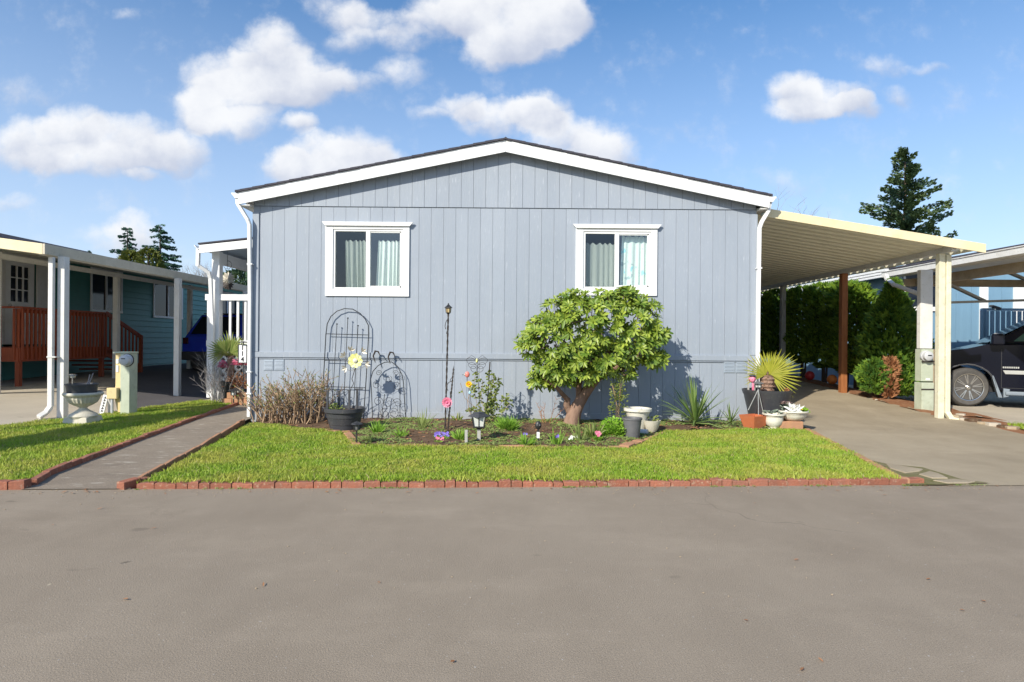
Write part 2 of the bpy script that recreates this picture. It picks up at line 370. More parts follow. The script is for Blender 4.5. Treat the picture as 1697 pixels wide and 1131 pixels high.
PARS = leafM('bright_green_leaf', (.20,.40,.03), (.32,.52,.06), None, .5, .35)
VINE = leafM('vine_leaf', (.14,.20,.04), (.32,.36,.10), None, .5, .35)
def grassM():
    m, t, b = base_mat('grass_blade'); g = N('ShaderNodeNewGeometry', t)
    c = mixc_(t, g.outputs['Random Per Island'], (.20,.35,.03), (.41,.53,.065))
    c = mixc_(t, ramp(t, noise(t, 1.3, 5, .65), .42, .62, 0, .8), c, (.50,.48,.10))
    c = mixc_(t, ramp(t, noise(t, 3.1, 4, .6), .58, .7, 0, .6), c, (.12,.25,.025))
    c = mixc_(t, ramp(t, g.outputs['Random Per Island'], .93, .94), c, (.42,.36,.17))
    t.links.new(c, b.inputs['Base Color']); b.inputs['Roughness'].default_value = .5; b.inputs['Specular IOR Level'].default_value = .3
    tr = N('ShaderNodeBsdfTranslucent', t); t.links.new(c, tr.inputs[0]); mx = N('ShaderNodeMixShader', t); mx.inputs[0].default_value = .3
    t.links.new(b.outputs[0], mx.inputs[1]); t.links.new(tr.outputs[0], mx.inputs[2]); t.links.new(mx.outputs[0], t.nodes['Material Output'].inputs[0]); return m
GRASS = grassM()
def glassM(name, tint=(.9,.95,.95), gl=.22, dark=0.0):
    m = bpy.data.materials.new(name); m.use_nodes = True; t = m.node_tree; t.nodes.clear()
    tr = N('ShaderNodeBsdfTransparent', t); tr.inputs[0].default_value = rgb(tint)
    g = N('ShaderNodeBsdfGlossy', t); g.inputs['Roughness'].default_value = .03; g.inputs[0].default_value = (.9,.95,1,1)
    fr = N('ShaderNodeLayerWeight', t); fr.inputs[0].default_value = .12
    mx = N('ShaderNodeMixShader', t); t.links.new(mth('ADD', fr.outputs[0], gl, t), mx.inputs[0]); t.links.new(tr.outputs[0], mx.inputs[1]); t.links.new(g.outputs[0], mx.inputs[2])
    o = N('ShaderNodeOutputMaterial', t); t.links.new(mx.outputs[0], o.inputs[0]); return m
GLASS = glassM('window_glass', gl=.13); DGLASS = M('dark_glass', (.012,.018,.03), (.012,.018,.03), .08, spec=.3)
SCREENM = glassM('insect_screen', (.70,.70,.70), .0)
FROST = M('frosted_lens', (.62,.64,.60), (.55,.57,.53), .35)
AMBER = M('amber_lens', (.55,.42,.22), (.45,.33,.16), .3)
CURT = leafM('curtain_cloth', (.86,.92,.86), (.85,.90,.84), None, .9, .2, 1, .1)
CARB = M('black_car_paint', (.006,.007,.014), (.006,.007,.014), .10, spec=.28); 
CARBL = M('blue_car_paint', (.02,.06,.62), (.02,.05,.55), .2, spec=.6)
RUBBER = M('tyre_rubber', (.10,.095,.088), (.075,.07,.066), .8, 8, .2, 60)
CHROME = M('chrome', (.6,.58,.54), (.5,.48,.45), .22, metal=.9)
SILVER = M('satin_silver', (.50,.50,.47), (.45,.45,.43), .35, metal=.3)
GREYS = M('grey_running_board', (.20,.24,.28), (.17,.2,.24), .5)
PINK = M('pink_paint', (.75,.16,.28), (.80,.30,.40), .5, 20); MAG = M('magenta_paint', (.62,.10,.22), (.7,.2,.3), .5, 20)
YEL = M('yellow_paint', (.85,.62,.03), (.8,.5,.02), .4, 10); PYEL = M('pale_yellow_enamel', (.72,.70,.22), (.80,.80,.42), .35, 14)
SALM = M('salmon_paint', (.75,.25,.2), (.7,.2,.16), .4); LBLUE = M('pale_blue_glass', (.35,.62,.85), (.4,.65,.85), .2)
PURP = M('purple_petal', (.20,.14,.55), (.3,.22,.65), .6); WPET = M('white_petal', (.85,.85,.80), (.8,.8,.75), .6)
SHELL = M('silver_metal_leaf', (.45,.42,.34), (.3,.27,.22), .4, 20, metal=.5)
REDP = M('red_plastic', (.5,.04,.04), (.4,.03,.03), .4); ORNG = M('orange_plastic', (.75,.25,.05), (.7,.2,.05), .5)
SUCC = M('succulent_leaf', (.42,.50,.38), (.34,.42,.32), .6, 20, isl=.3); TEALS = M('teal_rosette', (.16,.42,.38), (.2,.48,.42), .6, 20)
BLKTXT = M('black_lettering', (.015,.015,.02), (.02,.02,.02), .5)
# ================================================================== SETTING
def sheet(name, mat, L, Rr, nu, nv, off, lift=None):
    """strip between polylines L and Rr (lists of (x,y)), draped on the terrain"""
    def at(pl, t):
        k = t*(len(pl)-1); i = min(int(k), len(pl)-2); f = k-i
        return (pl[i][0]*(1-f)+pl[i+1][0]*f, pl[i][1]*(1-f)+pl[i+1][1]*f)
    m = MB(); V = []
    for j in range(nv+1):
        a = at(L, j/nv); b = at(Rr, j/nv)
        for i in range(nu+1):
            t = i/nu; x = a[0]*(1-t)+b[0]*t; y = a[1]*(1-t)+b[1]*t
            V.append((x, y, gz(x, y)+off+(lift(x, y) if lift else 0)))
    Fc = [(j*(nu+1)+i, j*(nu+1)+i+1, (j+1)*(nu+1)+i+1, (j+1)*(nu+1)+i) for j in range(nv) for i in range(nu)]
    m.add(V, Fc); return struct(m.build(name, mat, smooth=True, loc=(0,0,0)))
def xy(p): return (p.x, p.y)
# big ground sheet, fine near, coarse far
gm = MB(); xs = [-900,-300,-120,-60,-30]+[x*.8 for x in range(-25, 26)]+[30,60,120,300,900]
ys = [-300,-60,-20,-5,0]+[2+j*.8 for j in range(0, 30)]+[30,45,80,200,900]
for y in ys:
    for x in xs: gm.v.append((x, y, gz(x, y)-.045))
nx = len(xs)
for j in range(len(ys)-1):
    for i in range(nx-1): gm.f.append((j*nx+i, j*nx+i+1, (j+1)*nx+i+1, (j+1)*nx+i))
struct(gm.build('ground', GRNDM, smooth=True, loc=(0,0,0)))
def yedge(x): return 5.50+.0526*x
sheet('road', ASPH, [(-60,-14),(-60,yedge(-60))], [(60,-14),(60,yedge(60))], 1, 1, 0.0)
# right driveway, left slab, right slab
xd = G(1490,797).x
E = [(5.05,yedge(5.0)-.02),(3.95,9.25),(4.12,9.9),(4.12,13),(4.12,24)]
a0 = G(1492,799); a1 = G(1337,710)
DL = [(a0.x+.35, yedge(a0.x)-.04), ((a0.x*2+a1.x)/3,(a0.y*2+a1.y)/3), ((a0.x+a1.x*2)/3,(a0.y+a1.y*2)/3), (a1.x,a1.y), (4.10,11), (4.10,15), (4.10,24)]
DR = [(7.9, yedge(7.9)-.04), (7.55,7.0),(7.55,8.6),(7.75,9.8),(7.62,11),(7.55,15),(7.5,24)]
sheet('driveway', DRIVE, DL, DR, 14, 60, .006)
sheet('neighbour_driveway', CONC, [(8.15,yedge(8)-.04),(8.3,9.5),(8.2,20)], [(16,yedge(16)-.04),(16,9.5),(16,20)], 14, 30, .004)
sheet('dirt_border', MULCH, [(7.3,yedge(7.3)-.02),(7.3,10.6)], [(8.5,yedge(8.5)-.02),(8.5,10.6)], 6, 24, .002)
sheet('mulch_strip', MULCH, [(7.45,10.6),(7.5,15),(7.5,22)], [(8.45,10.4),(8.6,15),(9.4,22)], 6, 30, .012, lambda x,y: .02*math.sin(x*9+y*7))
LB = [(-8.7, yedge(-8.7)+.0),G(0,722),G(60,708),G(110,694),G(160,686),G(205,690),G(300,673),G(400,663)]
LB = [(p if isinstance(p, tuple) else xy(p)) for p in LB]
LB[1] = (-7.6,8.2)
sheet('concrete_slab', CONC, [(-17,yedge(-17)),(-17,7),(-17,8.5),(-17,10),(-17,12),(-17,16),(-17,30)], [(-8.7,yedge(-8.7)),(-7.75,8.0),(-7.30,9.2),(-6.95,10.15),(-6.75,11.2),(-6.45,13.0),(-6.45,30)], 30, 60, .004)
sheet('rear_driveway', asphaltM('shade_dark_asphalt', (.10,.095,.10), (.13,.12,.125), .5, False), [(-6.98,10.75),(-9.6,15),(-11.9,19),(-12.1,30)], [(-6.80,10.75),(-6.5,15),(-6.46,19),(-6.46,30)], 20, 30, .010)  # asphalt colour set extra dark to deepen the carport shade
# paved path
pL = [G(40,806),G(76,792),G(240,728),G(408,667)]; pR = [G(226,802),G(227,800),G(330,744),G(412,698)]
PL = [(-4.26,yedge(-4.26)-.03),xy(pL[1]),xy(pL[2]),xy(pL[3]),(-5.75,14.2)]
PR = [(-3.34,yedge(-3.34)-.03),(pR[1].x,pR[1].y),xy(pR[2]),(-4.33,9.9),(-4.33,14.2)]
def patch_lift(x, y): return 0
sheet('path', PATHM, PL, PR, 4, 20, .008)
# concrete stones set in the path: pale flat slivers
def polysheet(name, mat, poly, z, loc=(0,0,0)):
    m = MB(); m.add([(p[0], p[1], z if not callable(z) else z(p[0], p[1])) for p in poly], [tuple(range(len(poly)))])
    return struct(m.build(name, mat, loc=loc))
LAWN_Z = .05
def Gl(px, py): return xy(G(px, py, LAWN_Z))
bed_front = [Gl(592,737), Gl(1036,740)]
lawn_main = [Gl(236,799), Gl(600,796), Gl(1000,794), Gl(1300,794), Gl(1500,795), Gl(1420,752), Gl(1337,711), Gl(1232,711), Gl(1105,714), Gl(1040,741), Gl(592,737), Gl(573,716), Gl(540,712), Gl(424,701), Gl(410,704)]
lawn_left = [(-8.9,yedge(-8.9)+.05),(-4.36,yedge(-4.36)+.05),xy(G(74,790)),xy(G(238,727)),xy(G(400,667)),(-5.9,12.6),(-6.5,12.6),(-6.8,11.2),(-6.98,10.15),(-7.33,9.2),(-7.78,8.0),(-8.5,6.2)]
polysheet('lawn', TURF, lawn_main, LAWN_Z-.02)
def zl(x, y): return .03+.05*math.exp(-((x+6.6)**2+(y-9.5)**2)/2.5)
m = MB(); bb = lawn_left
polysheet('side_lawn', TURF, lawn_left, .03)
bedp = [Gl(592,737), Gl(1036,740), Gl(1105,714), Gl(1232,711), Gl(1337,711), (3.95,10.06), (-4.2,10.06), Gl(426,700), Gl(540,712), Gl(573,716)]
bm = MB()   # soil bed: uneven surface
def inpoly(px, py, poly):
    c = False; j = len(poly)-1
    for i in range(len(poly)):
        xi, yi = poly[i]; xj, yj = poly[j]
        if (yi > py) != (yj > py) and px < (xj-xi)*(py-yi)/(yj-yi+1e-12)+xi: c = not c
        j = i
    return c
from mathutils import noise as mn
def bedz(x, y):
    return .035+.05*max(0, mn.noise(Vector((x*1.7, y*1.7, 3))))+.03*mn.noise(Vector((x*6, y*6, 1)))+.012*mn.noise(Vector((x*22, y*22, 1)))+.10*math.exp(-((x+.72)**2+(y-8.75)**2)/.25)+.03*math.exp(-((x-.6)**2+(y-9)**2)/.4)
st = .07; x = -4.3; idx = {}
nxb = int(8.4/st); nyb = int(2.7/st)
for j in range(nyb):
    for i in range(nxb):
        X = -4.3+i*st; Y = 7.45+j*st
        if Y > 10.08: continue
        if inpoly(X+st/2, Y+st/2, bedp):
            q = []
            for (aa, bb_) in ((i,j),(i+1,j),(i+1,j+1),(i,j+1)):
                if (aa, bb_) not in idx:
                    idx[(aa, bb_)] = len(bm.v); XX = -4.3+aa*st; YY = 7.45+bb_*st; bm.v.append((XX, YY, bedz(XX, YY)))
                q.append(idx[(aa, bb_)])
            bm.f.append(tuple(q))
struct(bm.build('garden_bed', SOIL, smooth=True, loc=(0,0,0)))
# triangular verge at the driveway mouth: stones and moss
ver = [Gl(1503,797), Gl(1440,757), xy(G(1470,771)), xy(G(1530,777)), xy(G(1595,797)), xy(G(1640,803)), xy(G(1560,806)), xy(G(1505,806))]
struct(MB().add([(p[0], p[1], .014) for p in ver], [tuple(range(len(ver)))]).build('mossy_verge', M('moss_soil', (.14,.13,.04), (.20,.17,.09), .95, 9, .9, 40), loc=(0,0,0)))
def stone(poly, zt, mat, name, label, cat, group=None, edge=.012):
    pts = [xy(G(a, b)) for a, b in poly]
    m = MB().prism(pts[::-1], 'z', 0.0, zt); return tag(m.build(name, mat, bevel=edge), label, cat, group)
stone([(1468,771),(1530,781),(1524,784),(1500,787),(1475,779)], .024, DRIVE, 'flagstone', 'long pale flagstone at the driveway edge, nearest the lawn corner', 'flagstone')
stone([(1522,789),(1540,784),(1556,788),(1572,796),(1545,796)], .024, DRIVE, 'flagstone', 'rounded flagstone between two others in the mossy corner of the driveway', 'flagstone')
stone([(1545,799),(1580,797),(1618,801),(1605,804),(1570,804)], .022, DRIVE, 'flagstone', 'flat flagstone nearest the road at the driveway mouth', 'flagstone')

# ------------------------------------------------------------------ grass
def grass(name, poly, n, zf, label=None, hmin=.018, hmax=.046, seed=1):
    rg = np.random.default_rng(seed); p = np.array(poly)
    lo = p.min(0); hi = p.max(0); pts = rg.uniform(lo, hi, (n*3, 2))
    ins = np.zeros(len(pts), bool); j = len(p)-1
    for i in range(len(p)):
        c = ((p[i,1] > pts[:,1]) != (p[j,1] > pts[:,1])) & (pts[:,0] < (p[j,0]-p[i,0])*(pts[:,1]-p[i,1])/(p[j,1]-p[i,1]+1e-12)+p[i,0])
        ins ^= c; j = i
    pts = pts[ins][:n]; k = len(pts)
    f = .5+.5*np.sin(pts[:,0]*5.1+3*np.sin(pts[:,1]*3.3))*np.sin(pts[:,1]*6.3+2*np.sin(pts[:,0]*4.1))
    h = rg.uniform(hmin, hmax, k)*(.7+.6*f); a = rg.uniform(0, 2*np.pi, k); l = rg.uniform(.1, .9, k)*h; b = rg.uniform(0, 2*np.pi, k); wd = rg.uniform(.003, .0075, k)
    z0 = np.array([zf(*q) for q in pts]) if callable(zf) else np.full(k, zf)
    V = np.zeros((k, 4, 3)); dx = np.cos(a)*wd; dy = np.sin(a)*wd
    V[:,0,0] = pts[:,0]-dx; V[:,0,1] = pts[:,1]-dy; V[:,0,2] = z0
    V[:,1,0] = pts[:,0]+dx; V[:,1,1] = pts[:,1]+dy; V[:,1,2] = z0
    V[:,2,0] = pts[:,0]+dx*.6+np.cos(b)*l*.45; V[:,2,1] = pts[:,1]+dy*.6+np.sin(b)*l*.45; V[:,2,2] = z0+h*.6
    V[:,3,0] = pts[:,0]+np.cos(b)*l; V[:,3,1] = pts[:,1]+np.sin(b)*l; V[:,3,2] = z0+h
    me = bpy.data.meshes.new(name); me.vertices.add(k*4); me.vertices.foreach_set('co', V.ravel())
    me.loops.add(k*4); me.polygons.add(k)
    me.loops.foreach_set('vertex_index', (np.arange(k)[:,None]*4+np.array([0,1,2,3])).ravel().astype(np.int32))
    me.polygons.foreach_set('loop_start', np.arange(k, dtype=np.int32)*4)
    me.update(calc_edges=True); me.validate(); me.materials.append(GRASS)
    o = bpy.data.objects.new(name, me); sc.collection.objects.link(o)
    return tag(o, label or 'short green lawn grass', 'grass', kind='stuff')
grass('grass', lawn_main, 190000, LAWN_Z-.022, 'short bright green lawn grass in front of the grey-blue house', seed=2)
grass('grass', lawn_left, 90000, .028, 'green lawn grass on the narrow strip left of the path', .02, .05, seed=3)
tri = [(8.0,7.3),(9.6,7.3),(9.6,8.6),(8.7,9.6),(8.1,9.9),(7.85,9.0)]
polysheet('grass_patch', TURF, tri, .02)
grass('grass', tri, 9000, .018, 'rough patch of green grass between the two right driveways', .03, .08, seed=4)

# ------------------------------------------------------------------ brick edging
def edging(pts, name, mat, label, bl=.19, bw=.09, bh=.075, z=0.0, gap=.008, jit=.006, group=None):
    m = MB(); i = 0
    for a, b in zip(pts[:-1], pts[1:]):
        a = Vector((a[0], a[1], 0)); b = Vector((b[0], b[1], 0)); L = (b-a).length; d = (b-a)/L; nrm = Vector((-d.y, d.x, 0)); s = 0
        while s < L-.002:
            l = min(bl*R.choice((1, 1, .78, .52, .52))*R.uniform(.95, 1.05), L-s); c = a+d*(s+l/2)+nrm*R.uniform(-jit, jit)
            hh = bh+R.uniform(-jit, jit); tl = R.uniform(-.012, .012); hl = d*max(l/2-gap/2, .004); hw = nrm*bw/2; zz = Vector((0,0,z-.03)); z1 = Vector((0,0,z+hh)); sl_ = Vector((0,0,tl))
            e = .006; hw2 = hw*(1-2*e/bw); hl2 = hl*(1-min(.5, 2*e/l))
            vs = [c-hl-hw+zz, c+hl-hw+zz, c+hl+hw+zz, c-hl+hw+zz,
                  c-hl-hw+z1-Vector((0,0,e)), c+hl-hw+z1-Vector((0,0,e))+sl_, c+hl+hw+z1-Vector((0,0,e))+sl_, c-hl+hw+z1-Vector((0,0,e)),
                  c-hl2-hw2+z1, c+hl2-hw2+z1+sl_, c+hl2+hw2+z1+sl_, c-hl2+hw2+z1]
            fs = [(0,3,2,1)]
            for q in (0, 4):
                for k in range(4): fs.append((q+k, q+(k+1) % 4, q+4+(k+1) % 4, q+4+k))
            fs.append((8,9,10,11)); m.add(vs, fs); s += l
            i += 1
    o = m.build(name, mat, loc=(0,0,0)); return tag(o, label, 'brick edging', group)
fe = [(-3.30,yedge(-3.3)+.03),(0,yedge(0)+.03),(3,yedge(3)+.035),(3.92,yedge(3.92)+.06)]
edging(fe, 'brick_edging', BRICK, 'row of red bricks along the road in front of the main lawn', bh=.052)
edging([(-3.43,yedge(-3.43)-.03),(-3.33,yedge(-3.33)+.24)], 'corner_brick', BRICK, 'single tilted red brick at the road corner where path meets lawn', bl=.34, bh=.065)
edging([(-6.6,yedge(-6.6)+.02),(-4.24,yedge(-4.24)+.02)], 'brick_edging', BRICK, 'short row of red bricks along the road before the side lawn')
edging([xy(G(52,806)),xy(G(76,791)),xy(G(150,762)),xy(G(240,727)),xy(G(320,697)),xy(G(408,666))], 'brick_edging', BRICK, 'long red brick kerb on the left side of the path', bl=.4, bw=.07, bh=.055, gap=.004)
edging([xy(G(228,800)),xy(G(330,744)),(-4.32,9.75)], 'brick_edging', BRICKT, 'thin tan brick strip between path and main lawn', bl=.4, bw=.045, bh=.04)
edging([Gl(592,737),Gl(1036,741)], 'bed_edging', BRICKT, 'sunken tan brick line at the front of the flower bed', bl=.38, bw=.07, bh=.052)
edging([Gl(1034,741),Gl(1062,731)], 'bed_edging', BRICKT, 'angled tan bricks at the right front corner of the flower bed', bl=.38, bw=.13, bh=.066)
edging([Gl(1062,731),Gl(1105,714),Gl(1232,711)], 'bed_edging', BRICKT, 'low tan bricks curving from flower bed corner towards the potted palm', bl=.38, bw=.06, bh=.05)
edging([Gl(592,737),Gl(573,716),Gl(540,712)], 'bed_edging', BRICKT, 'short bricks by the barrel planter at the left end of the flower bed', bl=.3, bw=.1, bh=.06)
edging([Gl(1337,711),Gl(1420,754),Gl(1500,795)], 'brick_edging', BRICKT, 'pale brick strip between main lawn and right driveway', bl=.4, bw=.07, bh=.06)

# ------------------------------------------------------------------ MAIN HOUSE
HL, HR, HY, HB = -4.295, 4.035, 10.0, 26.0
RX = -.13; EZ = 3.56; SL = .2045                       # ridge x, rake bottom height at the wall ends
def rake(x): return 4.41-SL*abs(x-RX)
house = thing('manufactured_house', 'grey-blue manufactured house with white trimmed gable and two front windows', 'house', (RX, HY, 0))
WINS = []                                              # (x0,x1,z0,z1) openings
def winrect(a, b, c, d, Y): p = P(a, d, Y); q = P(b, c, Y); return (p.x, q.x, p.z, q.z)
w1 = winrect(552, 669, 381, 480, HY); w2 = winrect(966, 1079, 385, 479, HY)
WINS = [w1, w2]
wm = MB(); gp = .2032; xx = HL+.105
edges = [HL]
while xx < HR-.1: edges.append(xx); xx += gp*(1+R.uniform(-.015, .015))
edges.append(HR)
GZ = 3.535
for i in range(len(edges)-1):
    a, b = edges[i]+.0019, edges[i+1]-.0019
    y0 = HY-.0+R.uniform(-.0005, .0005)
    def seg(z0, z1): wm.box(a, b, y0, y0+.018, z0, z1)
    cuts = [w_ for w_ in WINS if w_[0] < b and w_[1] > a]
    if cuts:
        w_ = cuts[0]
        seg(1.0, w_[2])
        seg(w_[3], GZ-.006)
        if a < w_[0]-.01: wm.box(a, w_[0], y0, y0+.018, w_[2], w_[3])
        if b > w_[1]+.01: wm.box(w_[1], b, y0, y0+.018, w_[2], w_[3])
    else: seg(1.0, GZ-.006)
    seg(-.05, .995)
wall = wm.build('wall', SIDING, house)
# gable panels, slightly proud
gm = MB(); xx = RX-.0; ge = [RX-.12+k*gp for k in range(-24, 25)]
for k in range(len(ge)-1):
    a, b = ge[k]+.0022, ge[k+1]-.0022
    if ge[k] < RX-.13+.001 < ge[k+1]: pass
    a = max(a, HL); b = min(b, HR)
    if b-a < .02: continue
    za, zb = rake(a)+.06, rake(b)+.06
    if max(za, zb) < GZ+.02: continue
    za = max(za, GZ+.004); zb = max(zb, GZ+.004)
    gm.add([(a,HY-.016,GZ),(b,HY-.016,GZ),(b,HY+.01,GZ),(a,HY+.01,GZ),(a,HY-.016,za),(b,HY-.016,zb),(b,HY+.01,zb),(a,HY+.01,za)],
           [(0,3,2,1),(4,5,6,7),(0,1,5,4),(1,2,6,5),(2,3,7,6),(3,0,4,7)])
gm.build('gable_panel', SIDING, house)
# groove backing board with window holes
GROOVE = M('siding_groove', (.15,.18,.225), (.13,.16,.20), .8)
bk = MB()
def hole_rects(x0, x1, z0, z1, holes):
    cur = x0
    for h in sorted(holes):
        bk.box(cur, h[0], HY+.0185, HY+.06, z0, z1); bk.box(h[0], h[1], HY+.0185, HY+.06, z0, h[2]); bk.box(h[0], h[1], HY+.0185, HY+.06, h[3], z1); cur = h[1]
    bk.box(cur, x1, HY+.0185, HY+.06, z0, z1)
hole_rects(HL+.003, HR-.003, -.05, 3.55, WINS)
bk.add([(HL+.003,HY+.011,3.552),(HR-.003,HY+.011,3.552),(HR-.003,HY+.011,rake(HR)+.04),(RX,HY+.011,4.45),(HL+.003,HY+.011,rake(HL)+.04)], [(0,1,2,3,4)])
bk.build('sheathing', GROOVE, house)
sw = MB(); sw.box(HL+.0, HL+.06, HY+.062, HB, -.05, 3.55); sw.box(HR-.06, HR, HY+.062, HB, -.05, 3.55); sw.box(HL+.07, HR-.07, HB-.06, HB, -.05, 3.7); sw.box(HL+.07, HR-.07, HY+.07, HB-.07, .7, .8)
sw.build('side_wall', SIDING, house)
cei = MB().box(HL+.07, HR-.07, HY+.07, HB-.07, 3.2, 3.25); cei.build('ceiling', WHITEO, house)
inn = MB().box(HL+.07, HR-.07, HY+2.6, HY+2.65, .8, 3.2); inn.build('inner_wall', GREYW, house)
for q_ in ((HL-.012, HL+.095, -.04, 1.025), (HL-.012, HL+.095, 1.125, 3.43), (HR-.09, HR+.012, -.04, 1.025), (HR-.09, HR+.012, 1.125, 3.46)): MB().box(q_[0], q_[1], HY-.022, HY-.001, q_[2], q_[3]).build('corner_board', SIDING, house, bevel=.003)
tb = MB(); tb.box(HL-.012, HR+.012, HY-.026, HY-.001, 1.03, 1.12); tb.build('belt_board', SIDING, house, bevel=.004)
tb = MB(); tb.box(HL+.1, -.3, HY-.014, HY-.001, -.04, .135); tb.box(-.29, HR-.1, HY-.016, HY-.001, -.04, .14); tb.box(HL+.12, HR-.1, HY-.016, HY+.002, 1.005, 1.018); tb.build('base_board', SIDING, house, bevel=.003)
ds = MB(); ds.box(HL+.1, HR-.1, HY-.004, HY+.02, .996, 1.004); ds.build('shadow_gap', GROOVE, house)
# rake fascia boards
OV = .16; fy = HY-OV
for sgn, nm in ((-1,'l'), (1,'r')):
    xe = -4.475 if sgn < 0 else 4.175
    z0, z1 = rake(xe), 4.41
    pr = [(xe, z0+.0), (RX+sgn*.002, z1), (RX+sgn*.002, z1+.19), (xe, z0+.195)]
    if sgn < 0: pr = pr[::-1]
    MB().prism(pr, 'y', fy-.02, fy+.0).build('fascia_board', WHITE, house)
    # roof deck and shingles
    rf = MB().prism([(xe-sgn*-.0, z0+.13), (RX, z1+.125), (RX, z1+.19), (xe, z0+.195)] if sgn > 0 else [(xe, z0+.195), (RX, z1+.19), (RX, z1+.125), (xe, z0+.13)], 'y', fy+.002, HB+.15)
    rf.build('soffit', WHITEO, house)
    sh = MB(); L = abs(xe+sgn*.03-RX); n = 22
    for k in range(n):
        t0, t1 = k/n, (k+1)/n+.03
        xa, xb = RX+sgn*L*t0, RX+sgn*L*min(t1, 1.003)
        za = 4.605-SL*abs(xa-RX)-.0; zb = 4.605-SL*abs(xb-RX)+.012; jj = R.uniform(-.006, .006)
        pr = [(xa, za), (xa, za+.026), (xb, zb+.026), (xb, zb-.008)]
        if sgn < 0: pr = pr[::-1]
        sh.prism(pr, 'y', fy-.045+jj, HB+.17)
    sh.build('roof', SHING, house)
    # frieze under the soffit on the wall
MB().prism([(RX-.09,4.58),(RX,4.645),(RX+.09,4.58),(RX,4.605)], 'y', fy-.05, HB+.17).build('ridge_cap', SHING, house)
# gutters, side eaves
def gutter_profile(x, z, s): return [(x, z), (x, z-.085), (x+s*.055, z-.085), (x+s*.075, z-.05), (x+s*.10, z-.03), (x+s*.115, z), (x+s*.105, z), (x+s*.068, z-.045), (x+s*.05, z-.075), (x+s*.008, z-.075), (x+s*.008, z)]
for sgn, xe in ((-1,-4.475), (1,4.175)):
    z = rake(xe)+.185
    pr = gutter_profile(xe+sgn*.004, z, sgn)
    gt = MB().prism(pr if sgn > 0 else pr[::-1], 'y', fy-.018, HB); gt.prism([(xe+sgn*.004,z),(xe+sgn*.004,z-.085),(xe+sgn*.055,z-.085),(xe+sgn*.112,z)], 'y', fy-.022, fy-.012)
    g_ = gt.build('gutter', WHITE, house)
    MB().box(min(xe+sgn*.0, (HL if sgn<0 else HR)), max(xe, (HL if sgn<0 else HR)), fy+.004, HB, z-.2, z-.185).build('eave_board', WHITEO, house)
    if sgn < 0: pts = [(xe-.03, fy+.03, z-.08), (xe-.025, fy+.03, z-.17), (HL-.055, fy+.05, z-.42), (HL-.03, fy+.07, z-.5), (HL-.024, HY-.06, 2.0), (HL-.024, HY-.06, .06)]
    else: pts = [(xe+.03, fy+.05, z-.08), (xe+.01, fy+.06, z-.22), (HR+.05, fy+.08, z-.40), (HR+.02, fy+.09, z-.50), (HR+.015, HY-.06, 2.0), (HR+.015, HY-.06, .06)]
    d = MB()
    for a, b in zip(pts[:-1], pts[1:]): d.bar(a, Vector(b)+(Vector(b)-Vector(a)).normalized()*.015, .054, .07, (0,-1,0))
    dn = d.build('downspout', WHITE, house, bevel=.008)
    for zz in (.42, .78, 2.55): MB().box(pts[-1][0]-.04, pts[-1][0]+.045, HY-.105, HY-.03, zz, zz+.02).build('strap', WHITE, dn)
# windows
def window(rect, parent, Y, trimw=(.12,.13,.10), crown=True, curtains=(), screen=True, bottom=.11):
    x0, x1, z0, z1 = rect
    wr = MB()
    wr.box(x0-.005-trimw[0], x0, Y-.03, Y-.0005, z0-bottom, z1+.095); wr.box(x1, x1+trimw[0]-.02, Y-.03, Y-.0005, z0-bottom, z1+.095)
    wr.box(x0, x1, Y-.028, Y-.0005, z0-bottom, z0); wr.box(x0, x1, Y-.028, Y-.0005, z1, z1+.095)
    win = wr.build('window', WHITE, parent, bevel=.003)
    if crown:
        a, b = x0-trimw[0]-.06, x1+trimw[0]+.045
        MB().prism([(a, z1+.115), (a+.055, z1+.05), (b-.055, z1+.05), (b, z1+.115)], 'y', Y-.062, Y-.031).build('crown', WHITE, win, bevel=.003)
    fr = MB(); t = .035; xm = x0+(x1-x0)*.5
    for a, b, c, d in ((x0, x0+t, z0, z1), (x1-t, x1, z0, z1), (x0+t, x1-t, z0, z0+t), (x0+t, x1-t, z1-t, z1), (xm-.04, xm+.03, z0+t, z1-t)): fr.box(a, b, Y-.012, Y+.05, c, d)
    fr.box(xm+.03, x1-t, Y+.0, Y+.03, z0+t, z0+t+.03); fr.box(xm+.03, x1-t, Y+.0, Y+.03, z1-t-.02, z1-t); fr.box(x1-t-.025, x1-t, Y+.0, Y+.03, z0+t, z1-t)
    fr.build('frame', WHITE, win, bevel=.002)
    MB().add([(x0+t,Y+.02,z0+t),(xm-.04,Y+.02,z0+t),(xm-.04,Y+.02,z1-t),(x0+t,Y+.02,z1-t)], [(0,1,2,3)]).build('pane', GLASS, win)
    MB().add([(xm+.03,Y+.014,z0+t),(x1-t,Y+.014,z0+t),(x1-t,Y+.014,z1-t),(xm+.03,Y+.014,z1-t)], [(0,1,2,3)]).build('pane', GLASS, win)
    if screen:
        MB().add([(x0+t,Y+.006,z0+t),(xm-.04,Y+.006,z0+t),(xm-.04,Y+.006,z1-t),(x0+t,Y+.006,z1-t)], [(0,1,2,3)]).build('insect_screen', SCREENM, win)
    return win
def curtain(parent, xa, xb, z0, z1, Y, mat, folds=7, skew=0, amp=.03):
    m = MB(); n = folds*8; rows = 8
    for j in range(rows+1):
        t = j/rows
        for i in range(n+1):
            s = i/n; A = amp*(.5+.6*(1-t)); ph = 2*math.pi*folds*s + .9*math.sin(s*9)
            m.v.append((xa+(xb-xa)*s+skew*(1-t)*(1-s), Y+A*math.sin(ph)+.4*A*math.sin(ph*.37+1), z0+(z1-z0)*t + (.018*math.sin(ph) if j == rows else 0)))
    for j in range(rows):
        for i in range(n): a = j*(n+1)+i; m.f.append((a, a+1, a+n+2, a+n+1))
    return m.build('curtain', mat, parent, smooth=True)
